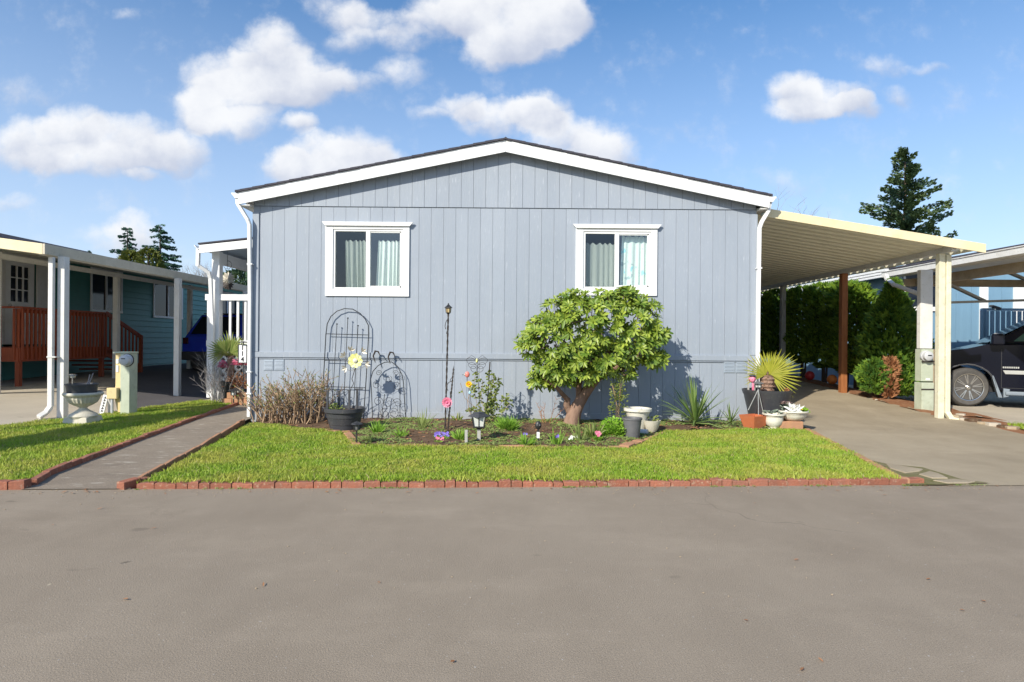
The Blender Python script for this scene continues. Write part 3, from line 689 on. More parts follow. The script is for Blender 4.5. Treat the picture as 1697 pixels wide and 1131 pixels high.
W1 = window(w1, house, HY); W2 = window(w2, house, HY)
W1['label'] = 'window with pale plain curtains on the left of the gable wall'; W2['label'] = 'window with patterned curtain above the rhododendron'
zt = P(600, 397, HY).z
def cx(px): return P(px, 440, HY+.1).x
curtain(W1, cx(571), cx(608), w1[2], P(600,399,HY+.1).z, HY+.13, CURT, 5, .02)
curtain(W1, cx(626), cx(668), w1[2], P(600,399,HY+.1).z, HY+.13, CURT, 6, -.04)
GLASS_ = 0
def pcurt():
    m, t, b = base_mat('patterned_curtain_cloth'); n = noise(t, 7, 3, .5)
    c = mixc_(t, ramp(t, n, .62, .65), (.72,.80,.74), (.40,.50,.50)); c = mixc_(t, ramp(t, noise(t, 4.3, 2, .5), .66, .68), c, (.35,.68,.72))
    t.links.new(c, b.inputs['Base Color']); b.inputs['Roughness'].default_value = .9; return m
curtain(W2, cx(972), cx(1019), w2[2], P(990,404,HY+.1).z, HY+.13, CURT, 5, .0, .015)
curtain(W2, cx(1031), cx(1080), w2[2], P(990,391,HY+.1).z, HY+.13, pcurt(), 5, -.03, .02)
# vents: twin louvred grilles
for (a, b, c, d) in ((437,471,596,614), (1199,1237,599,618)):
    x0, x1, z0, z1 = winrect(a, b, c, d, HY)
    vm_ = MB(); xm = (x0+x1)/2
    for q0, q1 in ((x0, xm-.006), (xm+.006, x1)):
        vm_.box(q0, q1, HY-.010, HY-.001, z0, z1)
        for k in range(7):
            zz = z0+.018+k*(z1-z0-.03)/7
            vm_.add([(q0+.015,HY-.011,zz+.012),(q1-.015,HY-.011,zz+.012),(q1-.015,HY-.018,zz),(q0+.015,HY-.018,zz)], [(0,3,2,1)])
    vm_.build('vent', M('vent_paint', (.33,.38,.44), (.30,.35,.41), .5), house)
# ================================================================== LEFT SIDE: carport, teal house, deck, porch
def gpost(x, y, z1, s, mat, parent, name='post', z0=None):
    z0 = gz(x, y) if z0 is None else z0
    return MB().box(x-s/2, x+s/2, y-s/2, y+s/2, z0-.02, z1).build(name, mat, parent, bevel=.004)
lc = thing('patio_carport', 'long off-white flat-roofed carport with square posts along the teal house', 'carport', (-7.44, 10, 0))
FX = -7.44
oy = [9.98, 13.4, 16.8, 20.2]; iy = [11.8, 15.4, 18.9]
for y in oy: gpost(FX+.015, y, 2.66, .115, WHITEO, lc)
for y in iy: gpost(-10.1, y, 3.0, .12, WHITEO, lc)
Fz = 2.66
MB().box(FX-.09, FX-.05, 9.66, 22, Fz, Fz+.17).build('fascia_board', BEIGE, lc, bevel=.004)
MB().prism([(9.72, Fz), (22, Fz), (22, Fz+.13), (9.72, Fz+.13)], 'x', FX-.14, FX-.20).build('beam', WHITEO, lc)
fr = MB(); 
fr.prism([(FX-.093, Fz-.0), (-12.2, Fz+.60), (-12.2, Fz+.77), (FX-.093, Fz+.17)], 'y', 9.66, 9.705); fr.build('front_fascia', CREAM, lc, bevel=.003)  # cream tone carries the yellow sunlight on this front face
fb = MB(); fb.prism([(FX-.1, Fz+.10), (-12.2, Fz+.72), (-12.2, Fz+.75), (FX-.1, Fz+.15)], 'y', 9.71, 22); fb.build('roof_panel', PANELM, lc)
bm_ = MB(); bm_.prism([(-10.03, 2.86),(-10.17,2.88),(-10.17,2.99),(-10.03,2.97)], 'y', 9.72, 22); bm_.build('beam', WHITEO, lc)
# downspout on the front outer post
d = MB(); X0 = FX-.09; pts = [(X0, 9.86, 2.64), (X0, 9.86, .2), (X0-.01, 9.78, .11), (X0-.04, 9.66, .05)]
for a, b in zip(pts[:-1], pts[1:]): d.bar(a, b, .075, .06, (0,-1,0))
dn = d.build('downspout', WHITEO, lc, bevel=.006)
tag(dn, 'rust streaked downspout with a kicked out foot')
MB().box(X0-.045, X0+.10, 9.82, 9.905, 1.0, 1.02).build('strap', WHITEO, dn)
# teal house --------------------------------------------------------
TX = -12.2
th = thing('teal_house', 'teal house with horizontal lap siding behind the carport', 'house', (TX, 12, gz(TX, 12)))
tw = MB(); z = .1; hgt = .18
WZ = 3.55
wins = [(17.45, 18.75, 2.16, 3.30), (20.5, 22.2, 2.1, 3.2), (25.0, 26.6, 2.1, 3.2)]
door = (14.45, 15.42, 1.15, 3.28)
while z < WZ:
    cuts = sorted([(a, b) for a, b, c, d_ in wins+[door] if c < z+hgt and d_ > z]); cur = 9.9
    for a, b in cuts+[(32, None)]:
        tw.add([(TX,cur,z),(TX,a,z),(TX,a,z+hgt),(TX,cur,z+hgt),(TX+.034,cur,z),(TX+.034,a,z),(TX+.004,a,z+hgt),(TX+.004,cur,z+hgt)],
               [(0,3,2,1),(4,5,6,7),(0,1,5,4),(3,7,6,2)])
        if b: cur = b
    z += hgt
tw.build('wall', TEAL, th)
bx_ = MB(); bx_.box(-20, -19.9, 9.9, 32, -.05, 3.6); bx_.box(-20, TX, 9.85, 9.895, -.05, 3.6); bx_.box(-20, TX, 32.0, 32.05, -.05, 3.6); bx_.box(-20, TX+.0, 9.9, 32, 3.56, 3.6)
bx_.box(-13.2, -13.15, 9.9, 32, .2, 3.5)
bx_.build('side_wall', TEAL, th)
MB().prism([(TX+.45, 3.60), (TX+.45, 3.68), (-16.2, 4.3), (-20.4, 3.68), (-20.4, 3.60), (-16.2, 4.2)], 'y', 9.5, 32).build('roof', M('brown_shingle', (.12,.075,.06), (.16,.10,.08), .9, 12, .6), th)
MB().box(TX+.455, TX+.55, 9.5, 16.6, 3.60, 3.69).build('gutter', M('dark_gutter', (.10,.09,.11), (.12,.1,.12), .5), th)
def side_window(a, b, c, d_, parent, label=None):
    m = MB(); t = .07
    m.box(TX+.036, TX+.06, a-t, b+t, c-t, c); m.box(TX+.036, TX+.06, a-t, b+t, d_, d_+t); m.box(TX+.036, TX+.06, a-t, a, c, d_); m.box(TX+.024, TX+.05, b, b+t, c, d_); mm = (a+b)/2
    m.box(TX+.0, TX+.04, mm-.03, mm+.03, c, d_)
    w_ = m.build('window', WHITE, parent, bevel=.003); MB().box(TX-.01, TX, a, b, c, d_).build('pane', DGLASS, w_)
    return w_
for a in wins: side_window(*a, th)
dr = MB(); a, b, c, d_ = door; 
dr.box(TX-.02, TX+.02, a+.05, b-.05, c, c+1.05); dr.box(TX-.02, TX+.02, a+.05, a+.2, c+1.05, d_-.05); dr.box(TX-.02, TX+.02, b-.2, b-.05, c+1.05, d_-.05); dr.box(TX-.02, TX+.02, a+.2, b-.2, d_-.2, d_-.05)
for k in (1,2): yk = a+.2+(b-a-.4)*k/3; dr.box(TX-.01, TX+.024, yk-.012, yk+.012, c+1.05, d_-.2)
for k in (1,2): zk = c+1.05+(d_-.2-c-1.05)*k/3; dr.box(TX-.01, TX+.022, a+.2, b-.2, zk-.012, zk+.012)
do = dr.build('door', WHITE, th); MB().box(TX-.03, TX-.022, a+.2, b-.2, c+1.05, d_-.2).build('pane', DGLASS, do)
MB().ball((TX+.06, a+.14, c+.95), .035).build('handle', CHROME, do, smooth=True)
dt_ = MB(); dt_.box(TX+.024, TX+.06, a-.12, a, c, d_+.1); dt_.box(TX+.024, TX+.06, b, b+.5, c, d_+.1); dt_.box(TX+.024, TX+.06, a, b, d_, d_+.1); dt_.build('door_frame', WHITEO, th)
# deck --------------------------------------------------------------
dk = thing('entry_deck', 'red-stained raised wooden entry deck with baluster railing at the teal house door', 'deck', (-10.65, 14, gz(-10.6, 14)))
DX = -10.62; D0, D1 = 13.0, 15.75; DZ = 1.10; RZ = 1.99
MB().box(TX+.07, DX, D0, D1, DZ-.04, DZ).build('deck_floor', REDW, dk)
MB().box(TX+.07, DX-.0, D0-.02, D0, .8, DZ-.0).build('skirt_board', REDW, dk)
MB().box(DX-.0, DX+.03, D0, D1, .80, DZ).build('skirt_board', REDW, dk)
for y in (D0+.06, (D0+D1)/2, D1-.06):
    MB().box(DX-.10, DX-.01, y-.045, y+.045, gz(DX, y), .98).build('leg', REDW, dk)
    MB().box(DX-.08, DX-.005, y-.045, y+.045, DZ+.002, RZ-.05).build('rail_post', REDW, dk)
MB().box(DX-.05, DX+.09, D0-.05, D1+.02, RZ-.04, RZ).build('handrail', REDW, dk, bevel=.004)
nb = 24
for k in range(nb):
    y = D0+.04+(D1-D0-.08)*k/(nb-1); MB().box(DX+.032, DX+.065, y-.022, y+.022, .84, RZ-.042).build('baluster', REDW, dk)
MB().box(DX-.02, DX+.03, D0, D1, RZ-.13, RZ-.05).build('rail_board', REDW, dk)
for xk in (TX+.3, TX+.6, TX+.9, TX+1.2, TX+1.5): MB().box(xk-.022, xk+.022, D0-.05, D0-.022, .84, RZ-.05).build('baluster', REDW, dk)
MB().box(TX+.1, DX-.06, D0-.06, D0+.03, RZ-.04, RZ).build('handrail', REDW, dk)
def stair(y0, s, x0, x1):
    g0 = gz(DX, y0+s*1.2); n = 5
    for k in range(n):
        zt = DZ-(DZ-g0)*(k+1)/(n+1); MB().box(x0, x1, min(y0+s*.28*k, y0+s*.28*(k+1)), max(y0+s*.28*k, y0+s*.28*(k+1)), zt-.04, zt).build('step', REDW, dk)
    MB().bar((x1-.02, y0+s*.02, DZ-.1), (x1-.02, y0+s*1.5, g0+.1), .04, .24).build('stringer', REDW, dk)
    MB().bar((x1+.03, y0+s*.0, RZ-.02), (x1+.03, y0+s*1.45, RZ-.62), .05, .10).build('handrail', REDW, dk)
    MB().box(x1-.0, x1+.08, y0+s*1.45-.04, y0+s*1.45+.04, g0, RZ-.58).build('rail_post', REDW, dk)
    for k in range(8):
        y = y0+s*(.15+.16*k); z = RZ-.02-.6*(.15+.16*k)/1.45; MB().box(x1+.012, x1+.045, y-.02, y+.02, z-.85, z-.03).build('baluster', REDW, dk)
stair(D1+.0, 1, TX+.1, DX)
# blue SUV (rear view) ----------------------------------------------
sv = thing('parked_car', 'blue car parked facing away at the far end of the left carport', 'car', (-9.15, 18.9, gz(-9, 19)))
g0 = gz(-9.2, 19.2); X0, X1, Y0 = -10.02, -8.12, 18.3
body = MB(); n = 14
def sect(y, zb, zt, inset):
    return [(X0+.0, y, zb), (X1-.0, y, zb), (X1, y, zt-.25), (X1-inset*.5, y, zt-.08), (X1-inset, y, zt), (X0+inset, y, zt), (X0+inset*.5, y, zt-.08), (X0, y, zt-.25)]
def loft(secs, name, mat, parent, bevel=.02, smooth=True):
    m = MB(); n = len(secs[0])
    for s_ in secs: m.v += [tuple(p) for p in s_]
    for j in range(len(secs)-1):
        for k in range(n): m.f.append((j*n+k, j*n+(k+1) % n, (j+1)*n+(k+1) % n, (j+1)*n+k))
    m.f.append(tuple(range(n))[::-1]); m.f.append(tuple((len(secs)-1)*n+k for k in range(n)))
    return m.build(name, mat, parent, smooth=smooth, bevel=bevel)
sb = loft([sect(Y0+.02, g0+.42, g0+1.08, .12), sect(Y0+.12, g0+.35, g0+1.14, .1), sect(Y0+3.4, g0+.35, g0+1.1, .1), sect(Y0+4.4, g0+.4, g0+1.0, .15), sect(Y0+4.6, g0+.45, g0+.8, .2)], 'body', CARBL, sv, .03)
def cab(y, z, i): return [(X0+i, y, z), (X1-i, y, z)]
loft([[(X0+.06,Y0+.1,g0+1.10),(X1-.06,Y0+.1,g0+1.10),(X1-.06,Y0+3.3,g0+1.10),(X0+.06,Y0+3.3,g0+1.10)],
      [(X0+.30,Y0+.58,g0+1.76),(X1-.30,Y0+.58,g0+1.76),(X1-.30,Y0+2.3,g0+1.78),(X0+.30,Y0+2.3,g0+1.78)]], 'cabin', CARBL, sv, .04)
MB().add([(X0+.20,Y0+.135,g0+1.15),(X1-.20,Y0+.135,g0+1.15),(X1-.36,Y0+.52,g0+1.70),(X0+.36,Y0+.52,g0+1.70)], [(0,1,2,3)]).build('rear_window', DGLASS, sv)
MB().box(X0+.35, X1-.35, Y0+.62, Y0+2.2, g0+1.785, g0+1.81).build('roof_rack', BLACKM, sv)
MB().box(X0-.01, X1+.01, Y0-.08, Y0+.18, g0+.36, g0+.62).build('bumper', DARKP, sv, bevel=.03)
MB().box(X0+.5, X0+.62, Y0-.09, Y0-.082, g0+.5, g0+.53).build('reflector', CHROME, sv)
pl = MB().box((X0+X1)/2-.17, (X0+X1)/2+.15, Y0-.012, Y0+.01, g0+.83, g0+.97).build('licence_plate', WHITE, sv, bevel=.004)
pm = MB()
for k in range(6): pm.box((X0+X1)/2-.135+k*.045, (X0+X1)/2-.115+k*.045, Y0-.016, Y0-.013, g0+.865, g0+.93)
pm.build('lettering', M('blue_lettering', (.05,.07,.2)), pl)
for x_ in (X0+.03, X1-.2): MB().box(x_, x_+.17, Y0-.005, Y0+.05, g0+.85, g0+1.04).build('tail_light', M('tail_red', (.06,.008,.02), rough=.2), sv, bevel=.01)
for x_ in (X0+.02, X1-.24):
    for y_ in (Y0+.8, Y0+3.7): MB().lathe((x_+.11, y_, g0+.34), [(.2,-.11),(.33,-.11),(.34,0),(.33,.11),(.2,.11)], 24, 'x').build('wheel', RUBBER, sv, smooth=True)
# ------------------------------------------------------------------ PORCH
po = thing('covered_porch', 'white covered porch with railing and lattice skirt on the left side of the grey-blue house', 'porch', (-5.4, 13, 0))
PY = 13.0; PXL = -6.42
def pp(px, py, Y=PY): return P(px, py, Y)
q = pp(360, 435); PX = pp(361, 435).x
MB().box(PX-.09, PX+.075, PY-.08, PY+.08, 0, 3.2).build('post', WHITE, po, bevel=.004)
MB().box(PX-.09, PX+.075, 16.9, 17.05, 0, 3.2).build('post', WHITE, po)
RT = pp(380, 490).z; RB = pp(380, 567).z
MB().box(PX-.24, HL, PY-.06, PY+.05, RT-.11, RT+.02).build('top_rail', WHITE, po, bevel=.004)
MB().box(PX-.22, HL, PY-.04, PY+.04, RB-.10, RB+.03).build('bottom_rail', WHITE, po, bevel=.004)
MB().box(PX-.20, PX-.10, PY-.05, PY+.03, RB-1.2, RT-.11).build('post', WHITE, po, bevel=.004)
for k in range(12):
    x_ = PX+.28+k*.165
    if x_ > HL-.05: break
    MB().box(x_-.022, x_+.022, PY-.02, PY+.02, RB+.03, RT-.11).build('baluster', WHITE, po)
MB().box(PX-.2, HL-.0, PY+.06, 17, RB-.12, RB-.08).build('deck_floor', GREYW, po)
# lattice
lt = MB(); lz0, lz1 = .12, RB-.11; lx0, lx1 = PX-.06, HL
def clipseg(x0, z0, dx, dz):
    ts = [0, 1]; 
    t0, t1 = 0.0, 1.0
    for p_, d_, a_, b_ in ((x0, dx, lx0, lx1), (z0, dz, lz0, lz1)):
        ta, tb_ = (a_-p_)/d_, (b_-p_)/d_
        if ta > tb_: ta, tb_ = tb_, ta
        t0 = max(t0, ta); t1 = min(t1, tb_)
    return (t0, t1) if t1 > t0+.01 else None
L_ = 3.0
for k in range(-14, 26):
    xs_ = lx0+k*.165
    for dd in (1, -1):
        s_ = clipseg(xs_, lz0 if dd > 0 else lz1, L_, dd*L_)
        if s_:
            a = (xs_+L_*s_[0], PY+.0+(.012 if dd > 0 else 0), (lz0 if dd > 0 else lz1)+dd*L_*s_[0]); b = (xs_+L_*s_[1], a[1], (lz0 if dd > 0 else lz1)+dd*L_*s_[1])
            lt.bar(a, b, .011, .042, (1, 0, -dd) if False else (0.0001, 0, 1))
lt.box(lx0, lx1, PY-.012, PY+.02, lz1, lz1+.02)
lt.build('lattice_panel', WHITE, po)
# porch roof: eave to the left at px 325
ex = pp(331, 418, 12.57).x; ez = pp(331, 420, 12.57).z
MB().prism([(ex, ez+.0), (HL, ez+.25), (HL, ez+.42), (ex, ez+.17)], 'y', PY-.45, PY-.42).build('fascia_board', WHITE, po, bevel=.003)
MB().prism([(ex-.02, ez+.18), (HL, ez+.44), (HL, ez+.47), (ex-.02, ez+.21)], 'y', PY-.47, 17.6).build('roof', SHING, po)
MB().prism([(ex, ez+.12), (HL, ez+.36), (HL, ez+.39), (ex, ez+.15)], 'y', PY-.41, 17.5).build('soffit', M('bluish_soffit', (.35,.42,.5), (.3,.37,.45), .6), po)
MB().box(PX-.06, PX+.06, PY+.08, 17.2, 2.95, 3.18).build('beam', WHITE, po)
MB().prism(gutter_profile(ex-.003, ez+.17, -1)[::-1], 'y', PY-.44, 17.5).build('gutter', WHITE, po)
d = MB(); pts = [Vector((ex-.055, 12.62, ez+.10)), pp(328, 440, 12.65), pp(346, 452, 12.75), pp(349, 462, 12.8), pp(352, 545, 12.85), Vector((pp(353, 600, 12.9).x, 12.9, .04))]
for a, b in zip(pts[:-1], pts[1:]): d.bar(a, b+(b-a).normalized()*.02, .07, .07, (0,-1,0))
d.build('downspout', WHITE, po, bevel=.008)
# hanging spinner
sp = thing('hanging_wind_spinner', 'metal flower wind spinner hanging from the porch roof', 'wind spinner', pp(376, 455, 13.3))
c = pp(377, 462, 13.3); top = Vector((c.x, c.y, 3.3))
MB().tube([top, c+Vector((0,0,.22))], .004, 4).build('hook_line', BLACKM, sp)
rg = [c+Vector((.09*math.cos(t), 0, .30+.09*math.sin(t))) for t in [k*math.pi/8 for k in range(17)]]
MB().tube(rg, .005, 4).build('ring', BLACKM, sp)
for j, (dz, rr, mt) in enumerate(((0, .17, SHELL), (-.13, .13, RUSTM))):
    fm = MB()
    for k in range(12):
        t = k*math.pi/6; fm.leaf(c+Vector((0, .01*j, dz)), (math.cos(t), .2, math.sin(t)), (0,-1,.2), rr, .06, 0)
    fm.build('petal_wheel', mt, sp)
# porch furniture
ch = thing('patio_table', 'small white table behind the porch railing', 'table', (-5.0, 14.2, RB-.08))
zb = RB-.08
MB().lathe((-4.95, 14.3, 0), [(.02, zb+.70), (.42, zb+.70), (.42, zb+.74), (.02, zb+.74)], 24).build('tabletop', WHITEO, ch, smooth=True)
for a_ in range(3): t = a_*2.1; MB().tube([(-4.95+.1*math.cos(t), 14.3+.1*math.sin(t), zb+.7), (-4.95+.32*math.cos(t), 14.3+.32*math.sin(t), zb)], .018, 6).build('leg', WHITEO, ch)
bx = thing('red_basket', 'red bowl standing on the porch table', 'bowl', (-5.05, 14.3, zb+.74))
MB().lathe((-5.05, 14.3, 0), [(.09, zb+.742), (.2, zb+.80), (.23, zb+.90), (.21, zb+.90), (.17, zb+.82), (.01, zb+.80)], 20, caps=False).build('basket', REDP, bx, smooth=True)
pc = thing('patio_chair', 'dark slatted chair behind the porch railing', 'chair', (-5.75, 14.3, zb))
for xk in (-5.98, -5.55):
    for yk in (14.1, 14.55): MB().box(xk-.02, xk+.02, yk-.02, yk+.02, zb, zb+(.45 if yk < 14.3 else .95)).build('leg', BLACKM, pc)
MB().box(-6.0, -5.53, 14.08, 14.57, zb+.43, zb+.46).build('seat', BLACKM, pc)
for k in range(4): MB().box(-5.96, -5.57, 14.54, 14.56, zb+.58+k*.1, zb+.64+k*.1).build('back_slat', BLACKM, pc)

# number sign, palm, planters by the porch ----------------------------
Yn = 11.9
sg = thing('house_number_sign', 'white vertical sign reading 114 on a black stand beside the porch palm', 'number sign', pp(403, 610, Yn))
a = P(396.5, 572, Yn); b = P(409, 601, Yn)
MB().box(a.x, b.x-.005, Yn-.015, Yn, b.z, a.z).build('plaque', WHITE, sg)
fm = MB(); fm.box(a.x-.018, a.x-.001, Yn-.02, Yn+.005, b.z-.01, a.z+.01); fm.box(b.x-.004, b.x+.012, Yn-.02, Yn+.005, b.z-.01, a.z+.01); fm.box(a.x-.001, b.x-.004, Yn-.02, Yn+.005, a.z, a.z+.012); fm.box(a.x-.001,b.x-.004,Yn-.02,Yn+.005,b.z-.01,b.z); fm.build('frame', BLACKM, sg)
MB().tube([((a.x+b.x)/2, Yn+.02, 0), ((a.x+b.x)/2, Yn+.02, a.z+.06)], .01, 6).build('stake', BLACKM, sg)
MB().lathe(((a.x+b.x)/2, Yn, 0), [(.01, a.z+.075), (.09, a.z+.06), (.10, a.z+.045), (.01, a.z+.045)], 16).build('solar_cap', BLACKM, sg)
def text(s, size, mat, parent, loc, name='lettering', ext=.002, rot=(math.pi/2,0,0), align='CENTER', bold=0):
    c = bpy.data.curves.new('t', 'FONT'); c.body = s; c.size = size; c.extrude = ext; c.align_x = align; c.align_y = 'CENTER'; c.offset = bold
    o = bpy.data.objects.new('t', c); sc.collection.objects.link(o); bpy.context.view_layer.update()
    me = bpy.data.meshes.new_from_object(o.evaluated_get(bpy.context.evaluated_depsgraph_get())); bpy.data.objects.remove(o)
    me.materials.clear(); me.materials.append(mat)
    t = bpy.data.objects.new(name, me); sc.collection.objects.link(t); t.parent = parent; t.location = Vector(loc)-wloc(parent); t.rotation_euler = rot
    return t
for k, chx in enumerate('114'):
    text(chx, .125, BLKTXT, sg, ((a.x+b.x-.005)/2, Yn-.018, a.z-(a.z-b.z)*(k*2+1)/6), bold=.003)
def fan(m, c, axis, nleaf, L, W, spread=2.4, droop=.1, fold=.0):
    axis = Vector(axis).normalized(); s_ = axis.cross(Vector((0,-1,.3)))
    if s_.length < .1: s_ = Vector((1,0,0))
    s_.normalize(); nn = s_.cross(axis)
    for k in range(nleaf):
        t = (k/(nleaf-1)-.5)*spread; d = axis*math.cos(t)+s_*math.sin(t)+nn*R.uniform(-.04,.04)
        m.leaf(c, d, nn, L*R.uniform(.88, 1.05)*(1-.15*abs(t)/1.2), W, droop*abs(math.sin(t))+droop*.3, ((0,.15),(.35,1),(.75,.7),(1,.05)))
def palm(name, label, base, zb, trunk_r, trunk_h, axes, L, W, mat, parts_extra=None):
    o = thing(name, label, 'palm', (base[0], base[1], zb))
    prof = []; nseg = 9
    for k in range(nseg+1):
        t = k/nseg; r = trunk_r*(1+.25*math.sin(t*3))*(1.12 if k % 2 else .92)
        prof.append((r, zb+trunk_h*t))
    tm = MB().lathe((base[0], base[1], 0), prof, 14)
    for k in range(60):
        t = R.uniform(0, 6.28); z = zb+trunk_h*R.random(); tm.leaf((base[0]+trunk_r*math.cos(t), base[1]+trunk_r*math.sin(t), z), (math.cos(t)*.5, math.sin(t)*.5, .8), (math.cos(t), math.sin(t), 0), trunk_r*.9, trunk_r*.35, 0)
    tm.build('trunk', BARK, o)
    for ax, sc_, off in axes:
        m = MB(); c0 = Vector((base[0], base[1], zb+trunk_h)); c1 = c0+Vector(off)
        m.tube([c0, c1], [.012, .008], 5); fan(m, c1, ax, 17, L*sc_, W)
        m.build('frond', mat, o)
    return o
Yp = 12.4
pb = P(382, 640, Yp)
palm('potted_fan_palm', 'green fan palm in dark pot in front of the porch lattice', (pb.x, Yp), .42, .055, P(382, 590, Yp).z-.42,
     [((-.9,-.2,.45),1,(-.08,-.05,.05)),((-.5,-.5,.85),1,(-.04,-.1,.06)),((0,-.4,1),1.05,(0,-.05,.08)),((.55,-.4,.8),1,(.04,-.08,.06)),((.95,-.1,.35),.9,(.08,0,.04)),((0,-.9,.5),.8,(0,-.12,0)),((.1,.5,.9),1,(0,.05,.1)),((-.2,-.1,1.1),1.15,(0,0,.08))], .40, .028, PALMG)
def pot(name, label, c, prof, mat, cat='pot', n=28, soil=True, flute=None, group=None, axis='z', extra=None):
    o = thing(name, label, cat, (c[0], c[1], prof[0][1]), group)
    rt, zt = prof[-1]; pr = list(prof)+[(rt-.018, zt), (rt-.028, zt-.05)]
    MB().lathe((c[0], c[1], 0), pr, n, flute=flute, caps=False).lathe((c[0],c[1],0), [(.001, prof[0][1]+.001),(prof[0][0], prof[0][1]+.0005)], n, caps=False).build('pot_body', mat, o, smooth=True)
    if soil:
        s_ = MB(); k = 10; s_.lathe((c[0], c[1], 0), [(rt-.022, zt-.045), (rt*.6, zt-.035), (.002, zt-.03)], n, caps=False); s_.build('soil', SOIL, o)
    return o
pot('planter_pot', 'dark pot holding the green fan palm by the porch', (pb.x, Yp), [(.14,.12),(.19,.46)], BLACKM)
# terracotta block wall
bw = MB(); p0 = P(372, 655, 12.2).x
for k in range(5): bw.box(p0+k*.21, p0+k*.21+.2, 12.08, 12.2, .0+.0, .13); bw.box(p0+.1+k*.21, p0+.1+k*.21+.2, 12.085, 12.2, .133, .25)
tag(bw.build('block_planter', BRICKT, bevel=.006), 'low terracotta block planter at the foot of the porch lattice', 'planter')
pbx = MB().box(p0, p0+1.3, 12.21, 12.8, 0, .12); tag(pbx.build('planter_soil', SOIL), 'raised soil behind the terracotta blocks', 'soil', kind='stuff')
# pink plants
def clump(name, label, cat, c, r, n, mat, L, W, up=.5, group=None, stemm=None, zsq=1.0):
    m = MB()
    for k in range(n):
        d = Vector((R.gauss(0,1), R.gauss(0,1), abs(R.gauss(0,1))*zsq)).normalized(); p_ = Vector(c)+Vector((d.x*r[0], d.y*r[1], d.z*r[2]))*R.uniform(.4, 1)
        m.leaf(p_, (d.x+R.uniform(-.5,.5), d.y+R.uniform(-.5,.5), d.z*.6+up), (R.uniform(-.5,.5), R.uniform(-1,0), 1), L*R.uniform(.7,1.2), W, .3)
    if stemm:
        o = thing(name, label, cat, c, group); m.build('foliage', mat, o); s_ = MB()
        for k in range(6): s_.tube([Vector(c)+Vector((R.uniform(-.03,.03),R.uniform(-.03,.03),-.0)), Vector(c)+Vector((R.uniform(-.7,.7)*r[0], R.uniform(-.7,.7)*r[1], r[2]*.7))], .004, 4)
        s_.build('stem', stemm, o); return o
    return tag(m.build(name, mat, loc=c), label, cat, group)
c = P(369, 610, 12.3); clump('pink_flower', 'magenta flower left of the porch palm trunk', 'flower', c, (.08,.05,.13), 60, MAG, .07, .05)
c = P(400, 606, 12.25); clump('pink_flower', 'large pink and magenta flower cluster under the number sign', 'flower', c, (.17,.08,.12), 120, PINK, .08, .06)
c = P(410, 601, 12.1); clump('orange_flower', 'small orange flower at the lower right of the number sign', 'flower', c, (.05,.04,.05), 30, ORNG, .05, .04)
c = P(393, 640, 12.3); clump('dried_plant', 'brown withered plant in the block planter by the porch', 'plant', c-Vector((0,0,.06)), (.25,.1,.32), 240, BROWNL, .10, .03)
def solar_light(name, label, base, h, r=.05, mat=BLACKM, lensm=FROST, group=None, style='cone', cat='path light'):
    x, y, z = base; o = thing(name, label, cat, (x, y, z), group)
    MB().tube([(x,y,z-.02),(x,y,z+h*.62)], r*.16, 6).build('stake', mat, o)
    MB().lathe((x,y,0), [(r*.3,z+h*.58),(r*.55,z+h*.64),(r*.62,z+h*.88)], 6).build('lens', lensm, o)
    cg = MB()
    for k in range(6): t = k*math.pi/3; cg.tube([(x+r*.62*math.cos(t),y+r*.62*math.sin(t),z+h*.60),(x+r*.72*math.cos(t),y+r*.72*math.sin(t),z+h*.88)], r*.08, 4)
    cg.build('cage', mat, o)
    MB().lathe((x,y,0), [(r*1.25,z+h*.87),(r*1.15,z+h*.90),(r*.5,z+h*.97),(r*.12,z+h)], 8).build('cap', mat, o)
    return o
c = P(387, 667, 12.0); solar_light('path_light', 'black solar path light on the turf before the porch planter, left one of a pair', (c.x, 12.0, 0), .34, .085)
c = P(395, 665, 12.2); solar_light('path_light', 'black solar path light close to the walkway, right one of a pair', (c.x, 12.2, 0), .37, .085)
# grey scrubby bush at porch downspout
def twigs(name, label, c, w, d, h, n, mat, leafm=None, nleaf=0, cat='shrub', tr=.006, group=None, lean=(0,0)):
    o = thing(name, label, cat, c, group); m = MB(); lf = MB()
    for k in range(n):
        x = c[0]+R.uniform(-.5,.5)*w; y = c[1]+R.uniform(-.5,.5)*d; p_ = Vector((x, y, c[2])); H_ = h*R.uniform(.55, 1.05); v = Vector((R.uniform(-.35,.35)+(x-c[0])/w*.5+lean[0], R.uniform(-.35,.35), 1)); pts = [p_.copy()]
        for s_ in range(5):
            v = (v+Vector((R.uniform(-.3,.3), R.uniform(-.3,.3), R.uniform(-.1,.1)))).normalized(); p_ = p_+v*H_/5; pts.append(p_.copy())
            if s_ > 0:
                for q_ in range(2):
                    e = (v+Vector((R.uniform(-1.3,1.3), R.uniform(-1.0,1.0), R.uniform(-.4,.4)))).normalized()*H_*R.uniform(.1,.28); m.tube([p_, p_+e*.5, p_+e], [tr*.55, tr*.4, tr*.2], 3, caps=False)
                    if leafm and R.random() < .55*s_/4:
                        for _ in range(3): lf.leaf(p_+e*R.uniform(.5,1), (R.uniform(-1,1),R.uniform(-1,1),R.uniform(.1,1)), (0,-.4,1), .03, .018, .1)
        m.tube(pts, [tr*(1-.14*i) for i in range(6)], 4, caps=False)
    m.build('branches', mat, o)
    if leafm and lf.v: lf.build('leaves', leafm, o)
    return o
c = P(364, 690, 12.4); twigs('bare_shrub', 'tangled grey-brown bare shrub at the foot of the porch downspout', (P(367, 650, 12.3).x, 12.35, 0), .5, .4, 1.0, 60, GTWIG)
